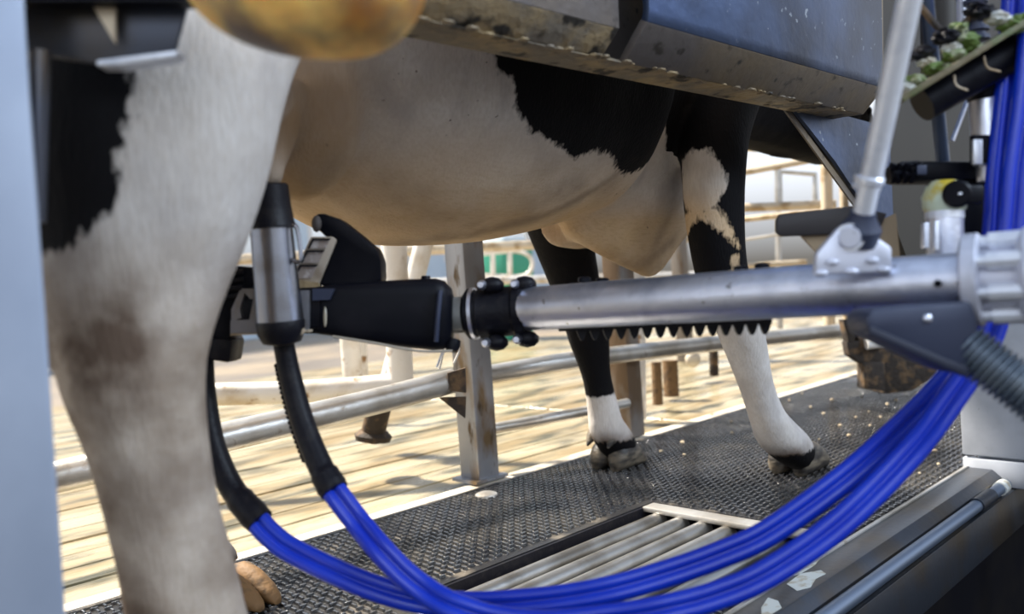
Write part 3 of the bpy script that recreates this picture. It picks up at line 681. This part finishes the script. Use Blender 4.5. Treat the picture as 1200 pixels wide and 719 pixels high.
bm.faces.new(rings[0][::-1]); bm.faces.new(rings[-1]); finish('shell', bm, black_pl, hs, 50)
tube('bottom_seam', [P(390, 394, 1.14), P(440, 402, 1.145), (P(490, 411, 1.155)), P(530, 411, 1.165)], .0018, mat('pale seam', (.4, .35, .28), .5), hs, 8, n=4)
tube('edge_ridge', [P(516, 340, 1.165), P(513, 372, 1.162), P(511, 400, 1.165)], .0035, navy_pl, hs, 12, n=3)
lathe('cap_screw', P(499, 329, 1.19), P(499, 323, 1.19), [(0, .008), (1, .006)], black_pl, hs, 10)
ball('chip_mark', P(381, 371, 1.143), (.0025, .014, .002), pale_frag, hs, ax=(CR, CU, CF), sub=2)
# perforated grip bracket around the cup
br = thing('cup_bracket', 'perforated grey metal bracket gripping the hanging teat cup', 'bracket', tuple(P(320, 365, 1.13)))
gm = mat('dull grey bracket metal', (.26, .26, .28), .45, .6, (.2, .18, .16), 20, .5, .65)
d_ = 1.115
prism('bracket_arm', [P(271, 362, d_), P(281, 340, d_), P(287, 340, d_), P(281, 362, d_), P(283, 372, d_), P(271, 377, d_)], CF * .01, gm, br)
prism('bracket_arm', [P(270, 375, d_), P(310, 374, d_), P(310, 390, d_), P(270, 391, d_)], CF * .01, gm, br)
prism('bracket_arm', [P(282, 338, d_), P(308, 338, d_), P(308, 350, d_), P(293, 350, d_)], CF * .01, gm, br)
prism('bracket_arm', [P(297, 349, d_), P(304, 349, d_), P(300, 375, d_), P(292, 375, d_)], CF * .01, gm, br)
prism('bracket_arm', [P(350, 340, d_ + .02), P(362, 340, d_ + .02), P(361, 386, d_ + .02), P(354, 386, d_ + .02), P(350, 372, d_ + .02)], CF * .01, gm, br)
prism('lower_lip', [P(270, 390, d_), P(362, 386, d_), P(362, 389, d_), P(270, 393, d_)], CF * .02, cream_rail, br)
box('guide_block', P(330, 362, 1.155), (.11, .052, .02), black_pl, br, ax=(CR, CU, CF), bev=.004)
prism('latch', [P(366, 338, 1.14), P(392, 338, 1.14), P(386, 351, 1.14), P(366, 352, 1.14)], CF * .006, navy_pl, br)

# sensor head
sh_ = thing('sensor_head', 'black wedge sensor head with beige three window plate beside the cup', 'sensor', tuple(P(390, 335, 1.2)))
d_ = 1.17
prism('wedge_body', [P(373, 334, d_), P(395, 281, d_), P(380, 276, d_), P(366, 262, d_), P(370, 250, d_), P(380, 250, d_), P(398, 256, d_), P(420, 273, d_), P(441, 291, d_), P(446, 305, d_), P(447, 328, d_ + .01), P(430, 336, d_)], CF * .055, black_pl, sh_, .004)
prism('window_plate', [P(343, 327, d_ - .004), P(346, 316, d_ - .004), P(364, 277, d_ - .004), P(390, 277, d_ - .004), P(394, 281, d_ - .004), P(373, 334, d_ - .004), P(345, 331, d_ - .004)], CF * .02, beige, sh_, .002)
for (x0, y0, x1, y1) in ((367, 281, 386, 291), (360, 295, 379, 308), (352, 312, 371, 326)):
    sk = (y1 - y0) * .45
    prism('window_frame', [P(x0 - 1, y0 - 2, d_ - .009), P(x1 + 1, y0 - 2, d_ - .009), P(x1 - 1, y0, d_ - .009), P(x0, y0, d_ - .009), P(x0 - sk, y1, d_ - .009), P(x0 - sk - 2, y1, d_ - .009)], CF * .006, black_pl, sh_)
    prism('lens_window', [P(x0, y0, d_ - .006), P(x1, y0, d_ - .006), P(x1 - sk, y1, d_ - .006), P(x0 - sk, y1, d_ - .006)], CF * .004, lens, sh_)
prism('base_strip', [P(343, 327, d_ - .008), P(373, 331, d_ - .008), P(373, 341, d_ - .008), P(345, 337, d_ - .008)], CF * .02, steel_dirty, sh_)
ball('hose_nipple', P(371, 262, d_ - .002), (.007, .012, .007), mat('dusty grey rubber', (.07, .06, .055), .7), sh_, ax=(CR, CU, CF), sub=2)

# near teat cup
def teat_cup(label, top, bot, dtop, dbot, group=None):
    t = thing('teat_cup', label, 'teat cup', tuple(P(*bot, dbot)), group)
    p0, p1 = P(*top, dtop), P(*bot, dbot)
    L = (p1 - p0).length
    lathe('rubber_mouthpiece', p0, p0 + (p1 - p0) * .27, [(0, .0235), (.04, .0262), (.5, .0272), (.88, .0295), (.93, .031), (1, .031)], black_rb, t, 32)
    lathe('steel_shell', p0 + (p1 - p0) * .25, p0 + (p1 - p0) * .86, [(0, .0265), (.35, .0275), (1, .0300)], steel_cup, t, 36)
    lathe('rubber_base', p0 + (p1 - p0) * .84, p1, [(0, .0295), (.1, .031), (.55, .030), (.9, .024), (1, .012)], black_rb, t, 32)
    return t
tc1 = teat_cup('hanging stainless teat cup with black rubber mouthpiece beside the hind leg', (313, 216), (331, 404), 1.085, 1.10)
tube('wire_clip', [P(335, 265, 1.08), P(345, 264, 1.08), P(349, 272, 1.08), P(353, 300, 1.08), P(350, 307, 1.08), P(342, 304, 1.08)], .0030, steel_cup, tc1, 8, n=4)
prism('torn_flap', [P(340, 398, 1.09), P(356, 384, 1.09), P(357, 388, 1.09), P(344, 401, 1.09)], CF * .004, cream_rail, tc1)
# second cup mostly behind the leg
tc2 = thing('teat_cup', 'black dirty teat cup holder half hidden behind the hind leg', 'teat cup', tuple(P(258, 400, 1.14)))
prism('holder_body', [P(252, 322, 1.14), P(278, 311, 1.14), P(300, 313, 1.14), P(302, 330, 1.14), P(290, 340, 1.14), P(272, 362, 1.14), P(270, 395, 1.14), P(274, 398, 1.14), P(270, 424, 1.14), P(230, 420, 1.14), P(225, 350, 1.14)], CF * .05, black_pl, tc2, .004)
for i in range(4): tube('holder_rib', [P(246, 324 + i * 9, 1.135), P(285, 318 + i * 9, 1.135)], .003, black_rb, tc2, 8)
prism('rubber_skirt', [P(232, 395, 1.13), P(272, 398, 1.13), P(268, 425, 1.13), P(236, 420, 1.13)], CF * .04, black_rb, tc2, .003)

# twin blue hoses with ribbed black sleeves
def offset_path(path, off, n=8):
    pts = cr_spline([P(*q) for q in path], n); out = []
    for i, p_ in enumerate(pts):
        d_ = (pts[min(i + 1, len(pts) - 1)] - pts[max(i - 1, 0)]).normalized(); s_ = d_.cross(CF).normalized()
        k = off[0] if not callable(off[0]) else off[0](i / len(pts))
        out.append(p_ + s_ * k + CF * off[1])
    return out
def twin(label, path, sleeve, r=.0084):
    t = thing('twin_hose', label, 'hose', tuple(P(*path[0])))
    for s_, r_ in ((-1, r), (1, r * .95)):
        tube('hose', offset_path(path, (s_ * r * .90, s_ * .002)), r_, blue, t, 20)
    tube('molded_web', offset_path(path, (0, .0)), r * .5, blue, t, 12)
    pts = cr_spline([P(*q) for q in sleeve], 10)
    rr = []
    for i in range(len(pts)):
        f = i / (len(pts) - 1); q = .0135 + .0035 * f
        if f > .8: q = .0185
        rr.append(q)
    so = tube('rubber_sleeve', pts, rr, black_rb, t, 22)
    # coil ribs on the outer side
    N = 30
    tot = len(pts) - 1
    for k in range(N):
        i = int((.18 + .52 * k / N) * tot); p_ = pts[i]; d_ = (pts[i + 1] - pts[i - 1]).normalized(); sd_ = d_.cross(CF).normalized()
        if sd_.dot(CR) > 0: sd_ = -sd_
        c = p_ + sd_ * (rr[i] + .0005) 
        bm_ = bmesh.new(); bmesh.ops.create_icosphere(bm_, subdivisions=1, radius=.0040)
        for v_ in bm_.verts: v_.co = c + v_.co
        finish('coil_bead', bm_, black_rb, so)
    q = pts[-3]; lathe('sleeve_cuff', pts[-5], pts[-1], [(0, .019), (.5, .0195), (1, .018)], black_rb, t, 20)
    return t
lower_p = [(383, 562, 1.08), (397, 582, 1.07), (420, 612, 1.06), (445, 642, 1.04), (472, 670, 1.03), (500, 692, 1.02), (532, 710, 1.0), (580, 725, .99), (640, 731, .98), (720, 723, .97), (780, 713, .96), (840, 697, .96), (900, 671, .96), (982, 614, .97), (1060, 537, .98), (1112, 470, .99), (1158, 395, 1.0), (1182, 300, 1.0), (1192, 200, 1.0), (1205, 100, 1.0), (1213, 0, 1.0), (1218, -80, 1.0), (1222, -420, 1.0)]
upper_p = [(296, 603, 1.10), (318, 627, 1.09), (345, 646, 1.08), (410, 677, 1.06), (460, 695, 1.05), (500, 704, 1.045), (550, 708, 1.04), (600, 706, 1.03), (660, 700, 1.02), (720, 689, 1.01), (780, 672, 1.01), (840, 651, 1.01), (900, 624, 1.01), (982, 566, 1.01), (1043, 513, 1.02), (1099, 458, 1.03), (1140, 402, 1.04), (1164, 300, 1.04), (1172, 200, 1.04), (1182, 100, 1.04), (1190, 0, 1.04), (1195, -80, 1.04), (1200, -420, 1.04)]
twin('glossy blue twin hose from the near teat cup, lower strand of the sag', lower_p, [(331, 395, 1.12), (340, 440, 1.12), (355, 495, 1.11), (375, 545, 1.09), (392, 575, 1.075)])
twin('glossy blue twin hose from behind the hind leg, upper strand of the sag', upper_p, [(238, 415, 1.14), (240, 460, 1.14), (250, 520, 1.13), (272, 572, 1.12), (305, 611, 1.10)])

# ------------------------------------------------------------------ right side fittings
# strut
st = thing('lift_strut', 'bright steel lifting strut rising from the pivot bracket', 'strut', tuple(P(1008, 262, .88)))
lathe('rod', P(1012, 250, .885), P(1151, -400, .70), [(0, .0105), (.065, .0105), (.07, .0135), (.08, .0135), (.085, .0112), (1, .0112)], steel_b, st, 28)
lathe('ferrule', P(1015, 222, .883), P(1018, 206, .88), [(0, .0115), (.1, .0142), (.3, .0142), (.4, .0130), (.6, .0130), (.7, .0142), (1, .0138)], steel_b, st, 28)
lathe('rod_end', P(1005, 285, .90), P(1012, 248, .885), [(0, .020), (.5, .021), (.8, .014), (1, .0125)], navy_pl, st, 20)
pv = thing('pivot_bracket', 'white cast pivot bracket clamped on top of the arm tube', 'bracket', tuple(P(1000, 300, .9)))
dd = .885
prism('cheek_plate', [P(956, 322, dd), P(957, 297, dd), P(982, 268, dd), (P(990, 262, dd)), P(1003, 262, dd), P(1015, 268, dd), P(1046, 290, dd), P(1046, 318, dd)], CF * .012, white_met, pv, .003)
prism('cheek_plate', [P(962, 320, dd + .05), P(963, 300, dd + .05), P(990, 268, dd + .05), P(1010, 268, dd + .05), P(1046, 292, dd + .05), P(1046, 316, dd + .05)], CF * .01, white_met, pv, .003)
lathe('pivot_bolt', P(996, 278, dd + .06), P(996, 278, dd - .008), [(0, .0115), (.93, .0115), (1, .010)], white_met, pv, 24)
lathe('washer', P(996, 278, dd + .001), P(996, 278, dd - .003), [(0, .0145), (1, .0145)], steel_b, pv, 24)
for x, y in ((975, 307), (962, 320), (998, 318), (1022, 305), (1036, 316)): ball('weld_lug', P(x, y, dd), (.008, .004, .004), white_met, pv, ax=(CR, CU, CF), sub=2)
# dark arm plate pointing left behind strut
dk = thing('dark_lever', 'dark flat lever with rounded end behind the pivot bracket', 'lever', tuple(P(960, 262, 1.1)))
prism('lever_plate', [P(910, 257, 1.10), P(914, 251, 1.10), P(1000, 241, 1.10), P(1040, 250, 1.10), P(1030, 272, 1.10), P(916, 277, 1.10), P(910, 272, 1.10)], CF * .008, mat('dark lever paint', (.035, .03, .03), .5, .3), dk, .002)
prism('tan_web', [P(938, 275, 1.108), P(1010, 268, 1.108), P(1050, 250, 1.108), P(1055, 302, 1.108), P(962, 300, 1.108)], CF * .006, mat('tan dusty web', (.34, .25, .15), .6), dk)
# cast bracket under the tube and corrugated hose
cb_ = thing('cast_bracket', 'dark blue grey cast bracket bolted under the right end of the tube', 'bracket', tuple(P(1085, 390, .86)))
dd = .83
prism('bracket_body', [P(1014, 371, dd), P(1024, 361, dd), P(1085, 356, dd), P(1140, 352, dd), P(1147, 372, dd), P(1150, 392, dd), P(1132, 440, dd), P(1110, 433, dd), P(1018, 391, dd)], CF * .055, navy_pl, cb_, .006)
prism('lower_rib', [P(1018, 391, dd - .004), P(1110, 432, dd - .004), P(1133, 442, dd - .004), P(1137, 430, dd - .004), (P(1112, 421, dd - .004)), P(1020, 381, dd - .004)], CF * .01, mat('darker navy rib', (.02, .026, .05), .5), cb_, .002)
ball('cap_bolt', P(1087, 373, dd), (.005, .005, .003), steel, cb_, ax=(CR, CU, CF), sub=2)
cg = thing('corrugated_hose', 'grey corrugated hose leaving the cast bracket at the right edge', 'hose', tuple(P(1170, 430, .85)))
c0, c1 = P(1130, 405, .85), P(1245, 490, .80); prof = []
N = 17
for i in range(N):
    t = i / N; prof += [(t, .0195), (t + .2 / N, .024), (t + .6 / N, .024), (t + .8 / N, .0195)]
lathe('hose_wall', c0, c1, prof, corr, cg, 28)

# tilted mossy platform and pipes top right
tp = thing('algae_rail', 'tilted brown rail overgrown with green algae at upper right', 'rail', tuple(P(1130, 90, 1.0)))
dd = .98
prism('rail_plate', [P(1056, 112, dd), P(1215, 14, dd), P(1215, 22, dd), P(1060, 119, dd)], CF * .06, mat('mossy brown rail', (.16, .13, .07), .6, 0, (.10, .12, .04), 30, .5, .6, .3, 60), tp, .001)
tube('black_roll', [P(1080, 122, dd + .05), P(1215, 46, dd + .05)], .022, black_pl, tp, 20)
tube('roll_band', [P(1118, 88, dd + .02), P(1121, 100, dd + .02), P(1134, 106, dd + .02)], .0012, cream_rail, tp, 8, n=4)
tube('roll_band', [P(1153, 66, dd + .02), P(1157, 79, dd + .02), P(1172, 84, dd + .02)], .0012, cream_rail, tp, 8, n=4)
for i, (x, y, r, m_) in enumerate(((1064, 100, .010, pale_frag), (1072, 92, .012, green_moss), (1085, 70, .009, pale_frag), (1098, 78, .013, green_moss), (1108, 40, .014, black_rb), (1118, 62, .012, green_moss), (1115, 54, .010, pale_frag), (1132, 45, .014, green_moss), (1122, 30, .010, green_moss), (1148, 10, .014, black_rb), (1170, 18, .012, pale_frag), (1186, 28, .013, green_moss), (1140, 52, .010, green_moss), (1080, 60, .013, black_rb), (1198, 20, .012, green_moss))):
    bm = bmesh.new(); bmesh.ops.create_icosphere(bm, subdivisions=3, radius=1); c = P(x, y + 3, dd + .015)
    for v_ in bm.verts:
        k_ = 1 + .5 * mnoise.noise(v_.co * 2.3 + Vector((i * 3.1, 0, 0))); v_.co = c + CR * v_.co.x * r * k_ * 1.1 + CU * v_.co.y * r * .62 * k_ + CF * v_.co.z * r * k_
    finish('algae_clump' if m_ is green_moss else 'debris', bm, m_, tp)
tube('dark_stem', [P(1076, 5, dd + .03), P(1112, 40, dd + .02), P(1150, 8, dd + .02), P(1175, 20, dd + .02)], .004, rust, tp, 8, n=3)

def pipe_thing(name, label, cat, p0, p1, r, m): 
    t = tag(tube(name, [p0, p1], r, m, None, 20), label, cat); return t
pipe_thing('dark_pipe', 'thin dark blue pipe hanging behind the bright strut', 'pipe', P(1080, -60, 1.08), P(1105, 190, 1.12), .0085, mat('dark blue pipe', (.05, .07, .12), .3, .7))
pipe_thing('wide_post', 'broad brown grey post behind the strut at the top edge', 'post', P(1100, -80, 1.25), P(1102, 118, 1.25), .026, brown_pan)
pipe_thing('thin_brace', 'thin slanted steel brace beside the steel cylinder', 'brace', P(1136, 112, 1.12), P(1116, 165, 1.12), .003, steel)
sc = thing('spring_column', 'dark blue ribbed column above the algae rail', 'column', tuple(P(1140, 20, 1.1)))
tube('column_core', [P(1138, -80, 1.10), P(1146, 48, 1.10)], .010, navy_pl, sc)
for i in range(12): 
    a, b_ = P(1138, -80, 1.10), P(1146, 48, 1.10); q = a + (b_ - a) * (i + .5) / 12; dn = (b_ - a).normalized(); lathe('rib', q, q + dn * .005, [(0, .0145), (1, .0145)], navy_pl, sc, 16)
pipe_thing('pale_column', 'narrow pale column left of the ribbed column', 'column', P(1124, -80, 1.13), P(1128, 60, 1.13), .006, white_met)

sc2 = thing('steel_cylinder', 'bright steel cylinder with side clip below the algae rail', 'cylinder', tuple(P(1156, 150, 1.05)))
lathe('cylinder_shell', P(1152, 105, 1.06), P(1160, 212, 1.06), [(0, .017), (.82, .018), (.84, .015), (1, .015)], steel, sc2)
box('side_clip', P(1145, 178, 1.035), (.011, .030, .006), steel_b, sc2, ax=(CR, CU, CF), bev=.001)
box('clamp_ear', P(1148, 175, 1.045), (.02, .034, .008), black_pl, sc2, ax=(CR, CU, CF))
lathe('black_neck', P(1149, 80, 1.06), P(1152, 118, 1.06), [(0, .019), (.7, .020), (1, .017)], black_pl, sc2)
bb_ = thing('black_manifold', 'black plastic manifold block with fittings right of the strut', 'manifold', tuple(P(1100, 205, 1.1)))
box('block', P(1105, 203, 1.09), (.13, .024, .05), black_pl, bb_, ax=(CR, CU, CF), bev=.005)
box('block_body', P(1140, 240, 1.10), (.055, .09, .05), black_pl, bb_, ax=(CR, CU, CF), bev=.006)
for i in range(9):
    x = 1046 + (i % 5) * 7; y = 197 + (i // 5) * 10
    tube('cable_end', [P(x, y + 6, 1.07), P(x + random.uniform(-4, 6), y - 4, 1.06), P(x + 8, y + random.uniform(-6, 2), 1.07)], .0035, black_pl, bb_, 8, n=3)
box('blue_tab', P(1080, 199, 1.055), (.012, .012, .004), navy_pl, bb_, ax=(CR, CU, CF), bev=.001)
c2 = thing('spare_cup', 'spare steel teat cup with milky stained cap and black knob', 'teat cup', tuple(P(1107, 290, 1.0)))
lathe('milky_cap', P(1107, 212, 1.02), P(1107, 250, 1.02), [(0, .014), (.2, .021), (.5, .0255), (.85, .024), (1, .020)], milky, c2)
lathe('cap_ring', P(1107, 247, 1.02), P(1107, 256, 1.02), [(0, .0215), (1, .0215)], steel_b, c2)
lathe('steel_shell', P(1107, 255, 1.02), P(1108, 300, 1.02), [(0, .0205), (1, .0205)], steel, c2)
box('side_clip', P(1084, 276, 1.0), (.006, .030, .01), steel_b, c2, ax=(CR, CU, CF), bev=.001)
box('side_clip', P(1097, 276, .995), (.005, .034, .006), steel_b, c2, ax=(CR, CU, CF), bev=.001)
lathe('black_knob', P(1122, 227, 1.0), P(1122, 227, .985), [(0, .016), (.8, .016), (1, .013)], black_pl, c2)
ball('knob_screw', P(1125, 227, .983), (.0025, .0025, .002), steel_b, c2, sub=2)
box('black_arm', P(1136, 228, 1.0), (.03, .022, .014), black_pl, c2, ax=(CR, CU, CF), bev=.004)

#@@BACK
# ================================================================== FENCES BEHIND
def sqpost(name, base, top, w_, m, label, cat='post', group=None, parts=None):
    base, top = Vector(base), Vector(top); t = thing(name, label, cat, tuple(base), group)
    ax = (X3, Y3, (top - base).normalized()); c = (base + top) / 2; box('post_tube', c, (w_, w_, (top - base).length), m, t, ax=ax, bev=.006); return t
pb0 = PZ(563, 560); pb0 = Vector((pb0.x, max(pb0.y, 1.60), 0))
mp = sqpost('square_post', (pb0.x, pb0.y, 0), (pb0.x - .01, pb0.y, 1.35), .078, galv_post, 'square galvanised post bolted to the far edge of the rubber mat')
box('foot_plate', (pb0.x, pb0.y, .004), (.12, .10, .008), galv_post, mp)
bt = PZ(570, 580); lathe('foot_bolt', (bt.x, bt.y, -.002), (bt.x, bt.y, .008), [(0, .030), (.6, .028), (1, .018)], galv, mp, 24)
# rail bracket
dd = 2.15
bk_ = [P(524, 437, dd - .02), P(545, 431, dd - .02), P(546, 460, dd - .02), P(528, 458, dd - .02)]
prism('rail_bracket', bk_, CF * .03, rust, mp); prism('bracket_lip', [P(515, 466, dd), P(546, 465, dd), P(545, 490, dd), P(532, 480, dd)], CF * .02, rust, mp)
tube('wire_hook', [P(515, 432, dd - .05), P(522, 408, dd - .05), P(538, 408, dd - .05), P(532, 425, dd - .05)], .003, galv_white, mp, 8, n=3)
def rail(label, pts, r, m, group=None, cat='rail'):
    o = tube('fence_rail', [P(*q) for q in pts], r, m, None, 18, n=6); return tag(o, label, cat, group)
rail('thick bent galvanised rail ending at the square mat post', [(60, 560, 1.62), (250, 515, 1.76), (440, 470, 2.02), (530, 446, 2.18)], .031, galv)
rail('galvanised rail running right from the square post behind the forelegs', [(560, 441, 2.44), (680, 421, 2.60), (830, 403, 3.0), (995, 386, 3.6)], .0275, galv)
rail('thin low rail right of the square post', [(562, 505, 2.44), (690, 481, 2.6), (735, 472, 2.72)], .0155, galv)
rail('white rust flecked rail above the thick bent rail', [(120, 470, 2.4), (250, 462, 2.4), (350, 459, 2.42), (470, 450, 2.45)], .032, galv_white)
def rpost(label, p0, p1, r, m, group=None, foot=True):
    t = thing('round_post', label, 'post', tuple(P(*p0)), group); a, b_ = P(*p0), P(*p1)
    tube('post_tube', [a, b_], r, m, t, 20); return t
t = rpost('round stained post behind the sensor head', (470, 452, 2.45), (456, 180, 2.45), .037, galv_white)
tf = rpost('dirty mounting stub of the stained post at the barn floor', (436, 512, 2.5), (446, 470, 2.45), .035, rust)
lathe('foot_clamp', P(437, 516, 2.5), P(438, 504, 2.5), [(0, .05), (.5, .055), (1, .04)], rust, tf)
rpost('slanting white post left of the square post', (456, 448, 2.75), (508, 240, 2.75), .031, galv_white)
rpost('short white post seen below the gripper housing', (414, 446, 2.9), (402, 300, 2.9), .034, galv_white)
q = P(738, 512, 2.83); sqpost('square_post', (q.x, q.y, 0), (q.x - .02, q.y, 1.30), .075, post_rust, 'rust stained square post behind the far foreleg')
q = P(798, 320, 5.0); sqpost('square_post', (q.x, q.y, -.03), (q.x - .02, q.y, 1.5), .075, post_rust, 'slim brown post between brisket and near foreleg')
q = P(741, 512, 3.0); rpost('white post just behind the rust stained square post', (746, 490, 3.1), (744, 280, 3.1), .035, galv_white)
for a, b_, r, m_, lb in (((771, 474, 3.35), (769, 424, 3.35), .020, rust_or, 'thin rusty stub standing on the floor between the forelegs'), ((787, 464, 3.6), (785, 422, 3.6), .032, rust_or, 'thick rusty stub beside the thin one between the forelegs'), ((837, 440, 4.1), (836, 405, 4.1), .022, rust, 'dark stub left of the white foreleg'), ((427, 470, 3.5), (424, 395, 3.5), .02, galv_white, 'pale stub behind the short white post')):
    t = rpost(lb, a, b_, r, m_); c = PZ(a[0], a[1] + 2, -.028); 
    lathe('base_disc', (P(*a).x, P(*a).y, -.03), (P(*a).x, P(*a).y, -.015), [(0, r * 1.9), (1, r * 1.7)], rust, t)
tag(ball('white_block', P(812, 421, 4.1), (.05, .03, .04), curb_m, None, sub=3), 'small white lump on the floor behind the rails', 'debris')
# U shaped rusty hanger
hg = thing('rusty_hanger', 'rusty black U shaped gate hanger on a foot block under the cast bracket', 'hanger', tuple(P(1020, 450, 3.2)))
dd = 3.0
for pts in ([(988, 374), (997, 374), (1003, 395), (1000, 404), (994, 400)], [(1003, 374), (1013, 374), (1013, 404), (1006, 400)], [(992, 400), (1044, 396), (1044, 424), (1010, 426), (995, 416)], [(1012, 420), (1036, 420), (1038, 458), (1013, 455)]):
    prism('hanger_plate', [P(x, y, dd) for x, y in pts], CF * .05, rust, hg, .004)
lathe('hanger_pin', P(1015, 403, dd - .02), P(1035, 400, dd - .02), [(0, .02), (1, .02)], galv_white, hg, 14)
prism('dark_block', [P(1036, 384, dd + .06), P(1105, 384, dd + .06), P(1100, 440, dd + .06), P(1070, 458, dd + .06), P(1036, 462, dd + .06)], CF * .25, rust, hg, .01)

def far_rails():
    G = 'far barn fence rails'
    for lb, pts, r, m_ in (('cream far rail seen left of the belly near the hind leg', [(200, 308, 5.5), (640, 286, 6.4), (860, 276, 7)], .036, cream_rail),
        ('pale lower far rail behind the arm coupling', [(200, 340, 5.4), (640, 327, 6.4), (820, 322, 7)], .030, galv_white),
        ('upper left far rail between cup and belly', [(300, 228, 5.5), (700, 225, 6.6)], .036, cream_rail)):
        rail(lb, pts, r, m_)
far_rails()
# right fence panel
for lb, pts, r, m_ in (('topmost cream rail of the right fence below the cow neck', [(850, 173, 4.6), (1000, 180, 4.3)], .015, cream_rail),
    ('slanting cream rail of the right fence', [(850, 206, 4.4), (968, 184, 4.2)], .017, cream_rail),
    ('broad middle rail of the right fence', [(850, 244, 4.4), (980, 239, 4.2)], .022, cream_rail),
    ('rust spotted rail below the broad middle rail', [(850, 259, 4.6), (930, 251, 4.4), (1010, 246, 4.3)], .016, cream_rail),
    ('thin grey far rail of the right fence', [(850, 284, 5), (940, 270, 4.8)], .008, galv),
    ('lowest cream rail of the right fence above the arm tube', [(850, 313, 4.8), (945, 307, 4.8)], .017, cream_rail)):
    rail(lb, pts, r, m_)
for lb, a, b_, r, m_ in (('broad cream upright of the right fence', (968, 180, 4.1), (972, 392, 4.1), .028, cream_rail), ('narrow cream upright by the gusset plate', (988, 190, 4.0), (994, 392, 4.0), .020, cream_rail), ('thin grey upright in the right fence', (911, 195, 5), (914, 385, 5), .018, galv)):
    rpost(lb, a, b_, r, m_)
wf = thing('grey_frame', 'grey rectangular tube frame behind the right fence', 'frame', tuple(P(935, 220, 5.2)))
tube('frame_tube', [P(914, 240, 5.2), P(914, 201, 5.2), P(955, 204, 5.2), P(955, 240, 5.2)], .017, galv, wf, 12)
# hoop gate with green machine
hp = thing('hoop_gate', 'pale hoop gate in front of green machine beyond the square post', 'gate', tuple(P(600, 320, 7)))
tube('hoop', [P(560, 298, 7), P(600, 294, 7), P(618, 298, 7), P(624, 309, 7), P(618, 321, 7), P(600, 324, 7), P(560, 322, 7)], .018, galv_white, hp, 10, n=4)
tube('upright', [P(597, 285, 7), P(598, 330, 7)], .02, galv_white, hp, 10); tube('upright', [P(577, 285, 7), P(578, 330, 7)], .02, galv_white, hp, 10)
gmch = thing('green_machine', 'green machine cabinet far behind the hoop gate', 'machine', tuple(P(600, 320, 8)))
box('cabinet', P(590, 312, 8), (.40, .42, .4), green_p, gmch, bev=.03); gp_ = P(590, 312, 8); box('stand', (gp_.x, gp_.y, gp_.z / 2 - .08), (.34, .34, gp_.z - .10), green_p, gmch, bev=.01)
box('cabinet_lid', P(590, 285, 8), (.3, .3, .1), wall_m, gmch, bev=.01)

# feed crumbs on the mat
crm = None
rc = random.Random(3)
spots = [(1003, 490), (1018, 483), (1050, 470), (1075, 462), (985, 500), (995, 512), (1042, 505), (1070, 520), (1085, 508), (1100, 545), (1078, 556), (1095, 530), (1010, 466), (975, 470), (950, 478), (940, 462), (965, 486), (1030, 460), (1060, 458), (1040, 475), (802, 534), (858, 508), (857, 495), (834, 487), (1020, 500), (925, 470), (1054, 560), (1032, 490), (960, 516), (1085, 480), (800, 520), (775, 530)]
for i, (x, y) in enumerate(spots):
    c = PZ(x, y, 0.0); r = rc.uniform(.004, .009)
    bm = bmesh.new(); bmesh.ops.create_icosphere(bm, subdivisions=1, radius=1)
    for v_ in bm.verts: v_.co = c + Vector((v_.co.x * r * rc.uniform(.7, 1.3), v_.co.y * r * rc.uniform(.7, 1.3), v_.co.z * r * .7 + r * .6 + .0015))
    o = finish('feed_crumb', bm, crumb_m, None, 60); tag(o, 'small beige feed crumb lying on the rubber mat', 'feed crumb', 'feed crumbs scattered on the mat')

settle()
